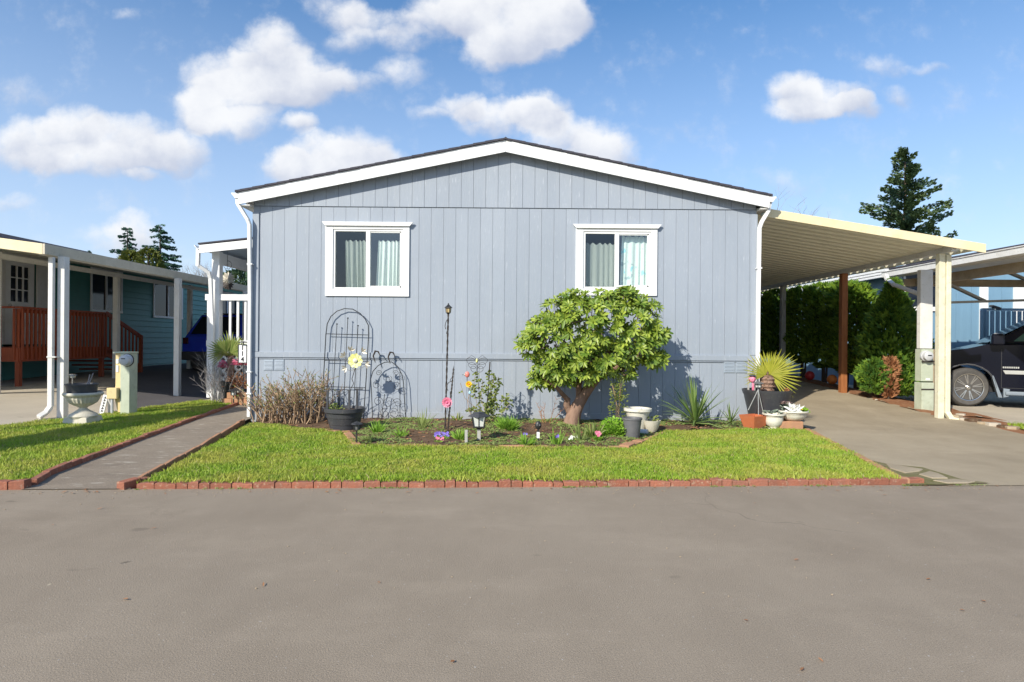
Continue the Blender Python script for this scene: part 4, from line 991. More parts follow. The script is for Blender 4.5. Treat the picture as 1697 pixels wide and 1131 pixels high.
# ------------------------------------------------------------------ LAWN-EDGE OBJECTS LEFT
Yu = 9.22; ux = P(138, 650, Yu).x
def pz(py, Y, px=848.5): return P(px, py, Y).z
ur = thing('stone_urn', 'cream fluted garden urn on a square plinth beside the left carport post', 'urn', (ux, Yu, 0))
zz = lambda py: pz(py, Yu, 135)
MB().add([(ux-.20,Yu-.20,-.02),(ux+.20,Yu-.20,-.02),(ux+.20,Yu+.20,-.02),(ux-.20,Yu+.20,-.02),(ux-.17,Yu-.17,zz(690)),(ux+.17,Yu-.17,zz(690)),(ux+.17,Yu+.17,zz(690)),(ux-.17,Yu+.17,zz(690))],
         [(0,3,2,1),(4,5,6,7),(0,1,5,4),(1,2,6,5),(2,3,7,6),(3,0,4,7)]).build('plinth', URN, ur, bevel=.01)
MB().lathe((ux,Yu,0), [(.185,zz(692)),(.20,zz(689)),(.175,zz(685.5)),(.13,zz(683)),(.075,zz(679)),(.05,zz(676)),(.075,zz(674))], 28).build('foot', URN, ur, smooth=True)
MB().lathe((ux,Yu,0), [(.075,zz(674)),(.13,zz(671)),(.185,zz(667)),(.215,zz(661)),(.225,zz(657)),(.245,zz(656)),(.265,zz(653.5)),(.265,zz(651.5)),(.25,zz(650)),(.235,zz(651)),(.21,zz(654)),(.02,zz(654))], 48, flute=(1,4,.045), caps=False).build('bowl', URN, ur, smooth=False)
pt = pot('nursery_pot', 'black plastic pot standing inside the stone urn', (ux-.02, Yu), [(.19,zz(653)),(.21,zz(638.5)),(.222,zz(638)),(.222,zz(636))], DARKP)
c0 = Vector((ux, Yu, zz(638)))
m = MB()
for bx_, hh, ln in ((.07,.16,.03),(.10,.18,.05)): m.tube([c0+Vector((bx_,-.02,0)), c0+Vector((bx_+.01,0,hh*.4)), c0+Vector((bx_+ln*.7,0,hh*.75)), c0+Vector((bx_+ln,0,hh))], [.011,.009,.008,.007], 6)
tag(m.build('cut_stems', GTWIG, loc=c0), 'two pale cut stems in the pot on the urn', 'stem')
solar_light('garden_light', 'small silver solar light stuck in the pot on the urn', (ux-.13, Yu-.05, zz(636.5)), .155, .055, CHROME)
# meter post
Ym = 10.25; a = P(200, 640, Ym); 
mp = thing('meter_post', 'pale green utility post with round electric meter on the side lawn', 'utility post', (P(201,690,Ym).x, Ym, 0))
x0, x1 = P(199, 640, Ym).x, P(214.5, 640, Ym).x
mz = lambda py: pz(py, Ym, 205)
MB().box(x0, x1, Ym, Ym+.22, -.02, mz(586)).build('post_body', MGREEN, mp, bevel=.006)
MB().prism([(x0-.055, mz(684)), (x0-.001, mz(684)), (x0-.001, mz(586)), (x0-.10, mz(586)), (x0-.10, mz(640)), (x0-.13, mz(655))], 'y', Ym+.03, Ym+.2).build('side_channel', YELP, mp, bevel=.005)
MB().box(x0-.12, x1+.01, Ym-.01, Ym+.23, mz(586)+.001, mz(583.5)).build('cap', MGREEN, mp)
for k, (pa, pb_) in enumerate(((596,603),(606,617))): MB().box(x0-.085, x0-.045, Ym+.018, Ym+.028, mz(pb_), mz(pa)).build('sticker', WHITE, mp)
MB().box(x0-.19, x0-.02, Ym-.06, Ym+.02, mz(661), mz(643)).build('junction_box', YELP, mp, bevel=.008)
MB().tube([(x0-.12, Ym-.02, mz(661)), (x0-.12, Ym-.02, -.02)], .022, 8).build('conduit', METER, mp)
cm = Vector(((x0+x1)/2+.0, Ym, mz(597)))
mt_ = MB().lathe(cm+Vector((.06,0,0)), [(.10,.0),(.10,-.05),(.085,-.055),(.085,-.13),(.06,-.145),(.001,-.147)], 24, 'y').build('meter', METER, mp, smooth=True)
MB().box(cm.x+.03, cm.x+.095, Ym-.151, Ym-.147, cm.z+.02, cm.z+.035).build('display', BLKTXT, mt_)
MB().lathe(cm+Vector((.06,0,0)), [(.11,-.02),(.11,-.035)], 24, 'y').build('collar', RUSTM, mt_)
ls = thing('lawn_sign', 'white folding sign with black vertical lettering leaning by the meter post', 'sign', P(178, 690, 10.3))
b0 = P(168, 686, 10.35); t0 = P(176, 655, 10.35); b1 = P(183, 684, 10.55)
MB().bar(b0, t0, .085, .02, (0,-1,0)).build('panel', WHITE, ls); MB().bar(Vector((b1.x, b1.y, 0)), t0+Vector((.02,.05,0)), .07, .02, (0,-1,0)).build('panel', WHITE, ls)
lm = MB(); 
for k in range(6):
    pz_ = t0.lerp(b0, .12+k*.14); lm.box(pz_.x-.018+R.uniform(-.004,.004), pz_.x+.018, pz_.y-.017, pz_.y-.012, pz_.z-.018, pz_.z-.006); lm.box(pz_.x-.004, pz_.x+.006, pz_.y-.018, pz_.y-.0125, pz_.z-.018, pz_.z+.014)
lm.build('lettering', BLKTXT, ls)
# ================================================================== RIGHT SIDE: carport, hedge, neighbour
rc = thing('side_carport', 'cream carport roof with ribbed underside attached to the right of the grey-blue house', 'carport', (7.4, 10.4, gz(7.4,10.4)))
CY0, CY1 = 10.1, 21.5; XA, ZA = 4.20, 3.50; XB, ZB = 7.90, 2.93
def rz(x): return ZA+(ZB-ZA)*(x-XA)/(XB-XA)
MB().prism([(XA, rz(XA)-.06), (XB, rz(XB)-.065), (XB, rz(XB)+.085), (XA, rz(XA)+.085)], 'y', CY0-.03, CY0).build('fascia_board', CREAM, rc, bevel=.003)
pn = MB(); V = []; y = CY0+.01; per = .26; prof = [(0,0),(.12,0),(.15,.085),(.225,.085)]; pts = []
while y < CY1:
    for dy, dz in prof: pts.append((y+dy, dz))
    y += per
nn_ = len(pts)
x1e = 7.60
for xx_ in (XA, x1e): pn.v += [(xx_, p_[0], rz(xx_)+p_[1]-.02) for p_ in pts]
for xx_ in (XA, x1e): pn.v += [(xx_, p_[0], rz(xx_)+p_[1]-.017) for p_ in pts]
for i in range(nn_-1):
    pn.f.append((i, i+nn_, i+nn_+1, i+1)); pn.f.append((2*nn_+i, 2*nn_+i+1, 3*nn_+i+1, 3*nn_+i))
pn.f.append((0, 2*nn_, 3*nn_, nn_))
pn.build('roof_panel', PANELM, rc)
MB().prism([(7.38, rz(7.43)-.105), (7.46, rz(7.43)-.105), (7.46, rz(7.46)-.022), (7.38, rz(7.38)-.022)], 'y', CY0+.04, CY1).build('beam', WHITEO, rc)
eg = MB(); eg.prism([(x1e+.06, rz(x1e)-.075), (x1e+.14, rz(x1e)-.075), (x1e+.14, rz(x1e)+.03), (x1e+.06, rz(x1e)+.03)], 'y', CY0+.04, CY1); eg.build('edge_trim', CREAMW, rc)
MB().box(XA-.0, XA+.05, CY0+.02, CY1, rz(XA)+.035, rz(XA)+.11).build('ledger', CREAM, rc)
# posts: front (cream, with downspout), brown, grey
p1 = MB(); p1.box(7.33, 7.43, 10.36, 10.46, gz(7.4,10.4)-.02, 2.895); p1.build('post', CREAMW, rc, bevel=.005)
dsp = MB(); dsp.box(7.445, 7.525, 10.34, 10.42, .14, 2.87); dsp.bar((7.485,10.38,.17), (7.53,10.33,.05), .08, .08, (0,-1,0)); dsp.bar((7.53,10.33,.06), (7.64,10.27,.035), .08, .07)
dsp.build('downspout', CREAMW, rc, bevel=.01)
o_ = MB().box(7.345, 7.475, 13.44, 13.57, gz(7.4,13.5)-.02, 2.895).build('post', BROWNW, rc, bevel=.004); tag(o_, 'brown stained wooden post')
gpx = P(1297, 560, 16.5).x; o_ = MB().box(gpx-.06, gpx+.06, 16.44, 16.56, gz(7.4,16.5)-.02, 2.895).build('post', GREYW, rc, bevel=.004); tag(o_, 'grey painted post')
# arborvitae -------------------------------------------------------------
def sprays(m, c, r, n, L, W, seed=None, inner=.55, shape=None, upw=.55):
    for k in range(n):
        t = R.uniform(0, 6.283); z = R.random()
        s_ = shape(z) if shape else math.sqrt(max(0, 1-(2*z-1)**2))
        q = R.uniform(inner, 1)**.6; lump = 1+.10*math.sin(5*t+z*9)+.08*math.sin(11*t-z*17)
        p_ = Vector((c[0]+r[0]*s_*q*lump*math.cos(t), c[1]+r[1]*s_*q*lump*math.sin(t), c[2]+r[2]*z))
        d = Vector((math.cos(t)*.8+R.uniform(-.5,.5), math.sin(t)*.8+R.uniform(-.5,.5), upw+R.uniform(-.4,.5))).normalized()
        nn = Vector((R.uniform(-1,1), R.uniform(-1,1), R.uniform(-.3,.3)))
        a = d.cross(nn).normalized()
        for e in (-.55, 0, .55): m.quad(p_, d+a*e, nn, L*R.uniform(.6,1.1)*(1 if e == 0 else .75), W)
col = lambda z: (min(1, (z*7)**.6) if z < .15 else 1)*(1 if z < .78 else max(.05, math.sqrt(max(0, 1-((z-.78)/.23)**2))))
hedge = [(1258,18.8,.55),(1285,17.6,.52),(1322,16.6,.50),(1357,15.9,.52),(1392,15.2,.52),(1410,14.5,.47)]
hl = ['farthest arborvitae of the hedge, beside the house downspout','arborvitae next to the grey carport post, second from the far end','arborvitae right of the grey carport post in the hedge','arborvitae in the middle of the dark hedge between the two posts','arborvitae directly behind the brown carport post','nearest arborvitae of the hedge, right of the brown post, with rounded bright top']
for i, (px, Y, r) in enumerate(hedge):
    x = P(px, 560, Y).x+.12; zb = gz(x, Y); top = P(px, (484,482,478,472,468,472)[i], Y).z
    o = thing('arborvitae', hl[i], 'hedge tree', (x, Y, zb), 'arborvitae hedge trees beyond the carport')
    MB().tube([(x,Y,zb-.02),(x+.02,Y,zb+1.2),(x,Y,top-.3)], [.05,.035,.01], 7).tube([(x+.1,Y+.05,zb-.02),(x+.16,Y,zb+1.5)], [.03,.015], 6).build('trunk', DBARK, o)
    m = MB(); sprays(m, (x, Y, zb+.38), (r, r*.8, top-zb-.38), 2100, .16, .045, shape=col, inner=.3); m.build('crown', ARBO, o)
x = P(1476, 560, 13.0).x; zb = gz(x, 13); top = P(1480, 468, 13).z
o = thing('bushy_conifer', 'big rounded green conifer shrub between brown carport post and meter box', 'conifer shrub', (x, 13, zb))
MB().tube([(x,13,zb-.02),(x+.03,13,zb+1),(x+.05,13,top-.3)], [.06,.04,.01], 7).build('trunk', DBARK, o)
egg = lambda z: (math.sqrt(max(0, 1-((z-.38)/.42)**2)) if z < .38 else max(0, 1-((z-.38)/.62)**1.15))
m = MB(); sprays(m, (x+.05, 13, zb+.3), (.66, .55, top-zb-.3), 5200, .17, .05, shape=egg, inner=.25); m.build('crown', ARBS, o)
x2 = P(1470, 610, 12.55).x; zb = gz(x2, 12.55)
o = thing('browned_shrub', 'low shrub with browned orange centre in front of the big conifer shrub', 'shrub', (x2, 12.5, zb))
m = MB(); sprays(m, (x2-.25, 12.6, zb+.12), (.30,.25,.66), 800, .13, .04); sprays(m, (x2+.38, 12.6, zb+.08), (.40,.28,.62), 1000, .13, .04); m.build('foliage', ARBS, o)
m = MB(); sprays(m, (x2+.02, 12.5, zb+.05), (.17,.16,.80), 600, .12, .035); m.build('dead_foliage', BROWNL, o)
MB().tube([(x2,12.5,zb-.02),(x2+.02,12.5,zb+.4)], .02, 6).build('stem', DBARK, o)
for px, py, Y, mt_, lb, r in ((1342,621,15.4,REDP,'red ball lying under the hedge left of the other ball',.12),(1379,627,14.6,ORNG,'orange ball lying under the hedge next to the brown post',.12)):
    c = P(px, py, Y); c.z = gz(c.x, Y)+r+.05; mm = MB().lathe((c.x,c.y,0), [(.001,c.z-r),(r*.5,c.z-r*.87),(r*.87,c.z-r*.5),(r,c.z),(r*.87,c.z+r*.5),(r*.5,c.z+r*.87),(.001,c.z+r)], 20, flute=(1,5,.03)).build('garden_ball', mt_, smooth=True); tag(mm, lb, 'ball')
# pebbles and bits along mulch
for i, (px, py, s_) in enumerate(((1497,655,.05),(1507,662,.035),(1452,664,.03))):
    c = G(px, py); tag(MB().ball((c.x,c.y,c.z+.012), s_, s_*.8, s_*.5, fn=lambda t,p: 1+.12*math.sin(3*t+p*2)).build('pebble', (GREYW, CONC, URN)[i], smooth=True), ('dark stone at the foot of the browned shrub','small pale stone on the mulch right of the browned shrub','tiny stone on the mulch near the brown post')[i], 'stone')
# meter cabinet post ---------------------------------------------------
Yq = 11.25; xq = P(1535, 600, Yq).x; gq = gz(xq, Yq)
uz = lambda py: P(1535, py, Yq).z
up_ = thing('utility_cabinet', 'tall white and pale green utility post with round meter behind the front carport post', 'utility post', (xq, Yq, gq))
MB().box(xq-.115, xq+.115, Yq+.0, Yq+.10, uz(578), 2.72).build('post_board', WHITEO, up_, bevel=.004)
MB().box(xq-.13, xq+.09, Yq-.06, Yq+.12, uz(632), uz(579)).build('upper_cabinet', MGREEN, up_, bevel=.006)
MB().box(xq-.14, xq+.085, Yq-.09, Yq+.12, gq-.02, uz(634)).build('lower_cabinet', MGREEN, up_, bevel=.006)
MB().box(xq-.05, xq+.03, Yq-.064, Yq-.061, uz(630), uz(627)).build('sticker', WHITE, up_)
MB().box(xq+.10, xq+.14, Yq-.02, Yq+.12, gq-.02, uz(579)).build('back_post', TANW, up_)
for py in (599, 645): MB().box(xq-.15, xq+.15, Yq-.10, Yq-.088, uz(py)-.012, uz(py)+.012).build('strap', RUSTM, up_)
mt_ = MB().lathe((xq-.065, Yq-.06, uz(590)), [(.10,.0),(.10,-.04),(.085,-.045),(.085,-.11),(.05,-.13),(.001,-.132)], 24, 'y').build('meter', METER, up_, smooth=True)
MB().box(xq-.10, xq-.03, Yq-.195, Yq-.192, uz(590), uz(590)+.02).build('display', BLKTXT, mt_)
# neighbour carport ------------------------------------------------------
nc = thing('neighbour_carport', 'aged white flat carport with tan beam and rusted gutter over the black truck', 'carport', (8.6, 13, gz(8.6,13)))
NX = 8.5; NZ = 2.86
for k, (dx, z0, z1) in enumerate(((0,0,.05),(.05,.03,.10),(.13,.09,.125))): pass
gp_ = [(NX, NZ), (NX+.05, NZ-.02), (NX+.12, NZ-.02), (NX+.12, NZ+.13), (NX-.02, NZ+.13), (NX-.02, NZ+.115), (NX-.0, NZ+.10)]
MB().prism(gp_, 'y', 8.2, 13.9).build('gutter', WHITEO, nc)
MB().prism([(NX+.125, NZ-.03), (NX+.17, NZ-.03), (NX+.17, NZ+.12), (NX+.125, NZ+.12)], 'y', 8.2, 13.95).build('fascia_board', WHITEO, nc)
rp = MB()
for k in range(16): x_ = NX+.18+k*.32; rp.box(x_, x_+.30, 8.1, 13.95, NZ+.10+k*.012, NZ+.13+k*.012); rp.box(x_+.30, x_+.32, 8.1, 13.95, NZ+.10+k*.012, NZ+.18+k*.012)
rp.build('roof_panel', WHITEO, nc)
BX = 9.0
MB().box(BX-.05, BX+.05, 8.4, 13.75, 2.62, 2.80).build('beam', TANW, nc)
MB().box(8.7, 14.4, 13.40, 13.48, 2.62, 2.78).build('beam', TANW, nc)
MB().box(BX-.06, BX+.06, 8.5, 8.62, gz(9,8.5), 2.62).build('post', WHITEO, nc); MB().box(14.0, 14.12, 13.38, 13.5, gz(9,13), 2.62).build('post', WHITEO, nc)
MB().bar(P(1567,469,13.2), P(1633,500,13.2), .05, .09, (0,-1,0)).build('brace', GREYW, nc)
MB().bar(P(1672,452,13.2), P(1720,472,13.2), .05, .09, (0,-1,0)).build('brace', GREYW, nc)
a = P(1560,502,13.1); b = P(1800,495,13.1); MB().bar(a, b, .05, .075, (0,-1,0)).build('cross_rail', GREYW, nc)
pts = [P(1468,456,13.3), P(1471,464,13.2), P(1481,472,12.5), P(1524,488,11.45)]
d = MB()
for a, b in zip(pts[:-1], pts[1:]): d.bar(a, b+(b-a).normalized()*.02, .08, .07, (0,-1,0))
d.build('downspout', WHITEO, nc, bevel=.006)
# neighbour blue house ---------------------------------------------------
nh = thing('blue_house', 'blue neighbouring house with white corner trim behind the truck', 'house', (12, 16, gz(10,16)))
NXL, NYF = 10.15, 16.0
sv_ = MB(); gx_ = NXL
while gx_ < 19: sv_.box(gx_+.004, gx_+.4, NYF, NYF+.02, -.05, 3.05 if True else 0); gx_ += .404
sv_.build('wall', BLUEH, nh)
s2 = MB(); s2.box(NXL, NXL+.05, NYF+.025, 28, -.05, 3.25); s2.box(NXL+.06, 19.2, NYF+.022, NYF+.06, -.05, 3.6); s2.box(NXL+.06, 19.2, 27.9, 28, -.05, 3.6); s2.box(19.2,19.25,NYF,28,-.05,3.6); s2.build('side_wall', BLUEH, nh)
for pa, pb_ in ((1624,1638),(1680,1712),(1478,1485)): 
    a = P(pa, 500, NYF-.03).x; b = P(pb_, 500, NYF-.03).x; MB().box(a, b, NYF-.03, NYF-.002, -.05, 3.04).build('trim_board', WHITE, nh)
a = P(1552, 516, NYF); b = P(1572, 440, NYF); ww = MB(); ww.box(a.x, b.x, NYF-.05, NYF-.003, a.z, a.z+.11); ww.box(b.x-.05,b.x+.04,NYF-.045,NYF-.003,a.z+.112,b.z+.4); ww.box(a.x-.9,a.x,NYF-.05,NYF-.003,a.z,a.z+.11); ww.box(a.x-.9,a.x-.85,NYF-.045,NYF-.003,a.z+.112,b.z+.4)
w_ = ww.build('window', WHITE, nh); MB().box(a.x-.85, b.x-.052, NYF-.012, NYF-.003, a.z+.112, b.z+.4).build('pane', DGLASS, w_)
ez_ = 3.10
MB().prism([(NXL-.35, ez_), (NXL-.35, ez_+.16), (14.6, ez_+1.06), (19.6, ez_+.16), (19.6, ez_), (14.6, ez_+.88)], 'y', NYF-.35, 28.3).build('fascia_board', WHITE, nh)
MB().prism([(NXL-.40, ez_+.165), (NXL-.40, ez_+.20), (14.6, ez_+1.12), (19.7, ez_+.20), (19.7, ez_+.165), (14.6, ez_+1.065)], 'y', NYF-.4, 28.3).build('roof', SHING, nh)
for k in range(3): MB().box(NXL-.48-.0, NXL-.36, NYF-.35, 28.2, ez_-.02+k*.075, ez_+.035+k*.075).build('gutter', WHITE, nh)
MB().add([(NXL,NYF+.0,3.05),(19.2,NYF+.0,3.05),(19.2,NYF,3.2),(14.6,NYF,4.0),(NXL,NYF,3.2)], [(0,1,2,3,4)]).build('gable_panel', BLUEH, nh)
# blue picket railing
rl = thing('blue_porch_railing', 'blue picket railing of a raised porch behind the black truck', 'railing', (P(1660,560,15).x, 15, gz(11.9,15)))
a = P(1628, 510, 15); b = P(1760, 510, 15); zb_ = P(1640, 566, 15).z
MB().box(a.x, b.x, 14.97, 15.05, P(1660,512,15).z-.05, P(1660,512,15).z+.01).build('top_rail', BLUEH, rl); MB().box(a.x, b.x, 14.98, 15.04, zb_-.3, zb_-.2).build('bottom_rail', BLUEH, rl)
x_ = a.x+.03
while x_ < b.x: MB().box(x_, x_+.085, 14.935, 14.965, zb_-.3, P(1660,516,15).z).build('baluster', BLUEH, rl); x_ += .135
MB().box(a.x-.02, a.x+.08, 14.95, 15.05, gz(12,15), P(1660,512,15).z).build('post', BLUEH, rl)
MB().box(b.x-.1, b.x, 14.95, 15.05, gz(12,15), P(1660,512,15).z).build('post', BLUEH, rl)
c = P(1650, 514, 14.98); fl = thing('flood_light', 'small dark solar flood light mounted on the end of the blue railing', 'flood light', c)
MB().bar(c+Vector((-.12,0,.10)), c+Vector((.10,0,.03)), .12, .05).build('lamp_head', DARKP, fl, bevel=.006); MB().bar(c+Vector((-.02,0,.0)), c+Vector((-.02,0,.08)), .03, .03).build('bracket', CHROME, fl)
# truck ------------------------------------------------------------------
TY = 12.55; g0 = gz(9.8, 13); 
tk = thing('pickup_truck', 'black pickup truck parked side-on under the right neighbour carport', 'truck', (P(1602.6, 636.6, TY).x, TY, g0))
wcx = P(1602.6, 636.6, TY).x; wr = .405; wz = g0+wr
tzz = lambda py, px=1640: P(px, py, TY).z
def txx(px):
    k = (px-848.5)/1000; return wcx+(k*TY-wcx)/(.866+.5*k)+.16*min(1, max(0,(px-1603)/40))
zh = tzz(578, 1610); zs = tzz(571, 1655); zbelt = tzz(571,1670); zb = g0+.36
arch = []
for k in range(13):
    t = math.pi*(k/12); arch.append((wcx+.48*math.cos(math.pi-t), wz+.48*math.sin(t)))
arch2 = [(p[0]+3.65, p[1]) for p in arch]
nose = wcx-.95
sil = [(nose+.02, g0+.45), (wcx-.48, g0+.38)]+arch[0:]+[(wcx+.48, g0+.36)]
sil += [(arch2[0][0], g0+.36)]+arch2+[(wcx+5.0, g0+.45), (wcx+5.0, zbelt-.02), (txx(1655)+1.9, zbelt), (txx(1650)-.28, zbelt+.0), (txx(1640)-.28, zs-.03), (wcx+.0, zh-.0), (nose+.25, zh-.09), (nose+.02, zh-.22), (nose-.04, g0+.75)]
def prism2(poly, ya, yb, inset, name, mat, parent, bevel):
    """side silhouette with rounded shoulders: middle sections full, outer faces pulled in at the top"""
    m = MB(); m.prism(poly, 'y', ya, yb); return m.build(name, mat, parent, bevel=bevel)
body = prism2(sil[::-1], TY, TY+1.95, 0, 'body', CARB, tk, .045)
# cabin
cp = [((txx(1652)-.28), zbelt+.0), ((txx(1652)-.28)+.95, zbelt+.62), ((txx(1652)-.28)+2.9, zbelt+.62), ((txx(1652)-.28)+3.15, zbelt+.0)]
m = MB()
iy0, iy1 = TY+.07, TY+1.88; jt = .16
m.add([(cp[0][0],iy0,cp[0][1]),(cp[3][0],iy0,cp[3][1]),(cp[2][0],iy0+jt,cp[2][1]),(cp[1][0],iy0+jt,cp[1][1]),(cp[0][0],iy1,cp[0][1]),(cp[3][0],iy1,cp[3][1]),(cp[2][0],iy1-jt,cp[2][1]),(cp[1][0],iy1-jt,cp[1][1])],
      [(0,1,2,3),(7,6,5,4),(0,4,5,1),(1,5,6,2),(2,6,7,3),(3,7,4,0)])
m.build('cabin', CARB, tk, bevel=.04)
def cabpt(u, v, e=.006):
    a = Vector((cp[0][0]*(1-u)+cp[3][0]*u, iy0, cp[0][1])); b = Vector((cp[1][0]*(1-u)+cp[2][0]*u, iy0+jt, cp[1][1])); return a.lerp(b, v)+Vector((0,-e,0))
GG = M('green_tint_glass', (.03,.10,.075), (.03,.09,.07), .05, spec=.9)
MB().add([cabpt(.10,.10), cabpt(.50,.10), cabpt(.50,.88), cabpt(.035,.88)], [(0,1,2,3)]).build('side_window', GG, tk)
MB().add([cabpt(.54,.10), cabpt(.90,.10), cabpt(.95,.88), cabpt(.54,.88)], [(0,1,2,3)]).build('side_window', GG, tk)
ws = [Vector((cp[0][0]-.008, iy0+.06, cp[0][1]+.04)), Vector((cp[0][0]-.008, iy1-.06, cp[0][1]+.04)), Vector((cp[1][0]-.05, iy1-jt-.05, cp[1][1]-.04)), Vector((cp[1][0]-.05, iy0+jt+.05, cp[1][1]-.04))]
MB().add(ws, [(0,3,2,1)]).build('windshield', DGLASS, tk)
# arch lip, door seams, handle, trims
lip = MB().tube([(p[0], TY-.004, p[1]) for p in arch], .018, 6); lip.build('wheel_arch', DARKP, tk, smooth=True)
MB().tube([(p[0], TY-.004, p[1]) for p in arch2], .018, 6).build('wheel_arch', DARKP, tk, smooth=True)
xd_ = txx(1643.5)
sm = MB(); sm.box(xd_-.006, xd_+.006, TY-.003, TY-.0, zb+.05, zbelt-.1); sm.box(xd_, xd_+1.15, TY-.003, TY, zb+.05, zb+.062); sm.box(xd_+1.15, xd_+1.162, TY-.003, TY, zb+.05, zbelt-.05)
sm.build('door_seam', BLKTXT, tk)
MB().prism([(xd_+.06, tzz(619)), (xd_+3.2, tzz(619)), (xd_+3.2, tzz(613)), (xd_+.02, tzz(613))], 'y', TY-.022, TY-.004).build('door_trim', SILVER, tk, bevel=.005)
lm = MB(); xl = txx(1645.5)
for k in range(9): lm.box(xl+k*.03, xl+k*.03+.02, TY-.008, TY-.003, tzz(609.5), tzz(606.8))
lm.build('emblem', SILVER, tk)
MB().box(txx(1649), txx(1649)+3.4, TY-.10, TY+.08, tzz(652.5), tzz(646.5)).build('running_board', GREYS, tk, bevel=.02)
MB().prism([(txx(1646), tzz(657)), (txx(1655), tzz(655)), (txx(1657), tzz(643)), (txx(1646), tzz(642))], 'y', TY-.06, TY+.08).build('running_board_end', GREYS, tk, bevel=.01)
MB().add([(txx(1632),TY-.02,tzz(622)),(txx(1634),TY-.02,tzz(622)),(txx(1645),TY-.02,tzz(657)),(txx(1640),TY-.02,tzz(657)),(txx(1632),TY+.2,tzz(622)),(txx(1634),TY+.2,tzz(622)),(txx(1645),TY+.2,tzz(657)),(txx(1640),TY+.2,tzz(657))], [(3,2,1,0),(4,5,6,7),(0,1,5,4),(1,2,6,5),(2,3,7,6),(3,0,4,7)]).build('mud_flap', GREYS, tk)
mc = Vector((txx(1664)-.28, TY-.16, tzz(563)))
mr_ = MB().box(mc.x-.12, mc.x+.10, mc.y-.09, mc.y+.07, mc.z-.11, mc.z+.11).build('mirror', CARB, tk, bevel=.035)
MB().bar(mc+Vector((0,.05,-.05)), mc+Vector((.12,.24,-.03)), .06, .05).build('mirror_arm', CARB, mr_)
MB().box(nose-.06, nose+.04, TY+.25, TY+1.7, g0+.62, zh-.3).build('grille', CHROME, tk, bevel=.01)
MB().box(nose-.10, nose+.12, TY-.01, TY+1.96, g0+.42, g0+.62).build('bumper', DARKP, tk, bevel=.03)
for yk in (TY+.04, TY+1.68): MB().box(nose-.02, nose+.16, yk-.045, yk+.23, zh-.42, zh-.24).build('headlight', FROST, tk, bevel=.02)
def wheel(x, y, front=True):
    t = MB().lathe((x, y, wz), [(.27,.0),(.285,-.012),(.36,-.016),(.395,.02),(wr,.07),(wr,.20),(.39,.25),(.28,.26)], 40, 'y').build('tyre', RUBBER, tk, smooth=True)
    r_ = MB().lathe((x, y, wz), [(.283,-.006),(.275,-.014),(.262,-.008),(.258,.06),(.02,.09)], 40, 'y', caps=False); rim = r_.build('rim', M('rim_black', (.008,.008,.008), rough=.4, spec=.15), t, smooth=True)
    sp_ = MB()
    for k in range(8):
        a = k*math.pi/4+.2
        for e in (-.10, .10):
            p0_ = (x+.04*math.cos(a), y+.012, wz+.04*math.sin(a)); p1_ = (x+.26*math.cos(a+e), y+.0, wz+.26*math.sin(a+e)); sp_.bar(p0_, p1_, .019, .02, (0,1,0))
    sp_.lathe((x, y, wz), [(.05,.03),(.05,-.0),(.03,-.012),(.001,-.012)], 16, 'y'); sp_.build('spokes', CHROME, t)
    MB().lathe((x, y, wz), [(.268,-.012),(.281,-.016),(.284,-.006)], 40, 'y', caps=False).build('rim_edge', CHROME, t, smooth=True)
wheel(wcx, TY+.02); wheel(wcx+3.65, TY+.02)
for dx in (0, 3.65): MB().lathe((wcx+dx, TY+1.66, wz), [(.1,.0),(.38,.0),(wr,.05),(wr,.2),(.38,.25),(.1,.25)], 32, 'y').build('tyre', RUBBER, tk, smooth=True)
MB().box(wcx-.6, wcx+4.4, TY+.35, TY+1.6, g0+.3, g0+.55).build('chassis', BLKTXT, tk)
tk.rotation_euler = (0, 0, -rad(30))
for ch_ in [x for x in sc.objects if x.parent == tk and x.name.startswith('tyre')][:1]:
    ch_.location = Vector((0, .11, 0))
    ch_.data.transform(Matrix.Translation((0,-.11,0))); ch_.rotation_euler = (0,0,rad(20))
    for g2 in [x for x in sc.objects if x.parent == ch_]: g2.data.transform(Matrix.Translation((0,-.11,0)))
# broken edging stones at the driveway border
for i, (px, py, w_, h_) in enumerate(((1583,693,.20,.05),(1598,697,.16,.04),(1612,699,.22,.05),(1629,703,.18,.035),(1645,706,.20,.05),(1662,709,.16,.04),(1678,711,.19,.04),(1592,690,.15,.045))):
    c = G(px, py); a = R.uniform(-.5,.5); pr = [(c.x+w_*.6*math.cos(a+t)*R.uniform(.8,1.1), c.y+w_*.45*math.sin(a+t)*R.uniform(.8,1.1)) for t in (0,1.1,2.2,3.1,4.2,5.3)]
    tag(MB().prism(pr, 'z', c.z-.01, c.z+h_).build('edging_stone', (TANW, CONC, SOIL)[i % 3], bevel=.008), 'broken edging stone in the crumbling row right of the driveway', 'stone', 'broken edging stones right of the driveway')
# ================================================================== GARDEN BED
def Bp(px, py, z0=.05): 
    q = G(px, py, z0); return Vector((q.x, q.y, z0))
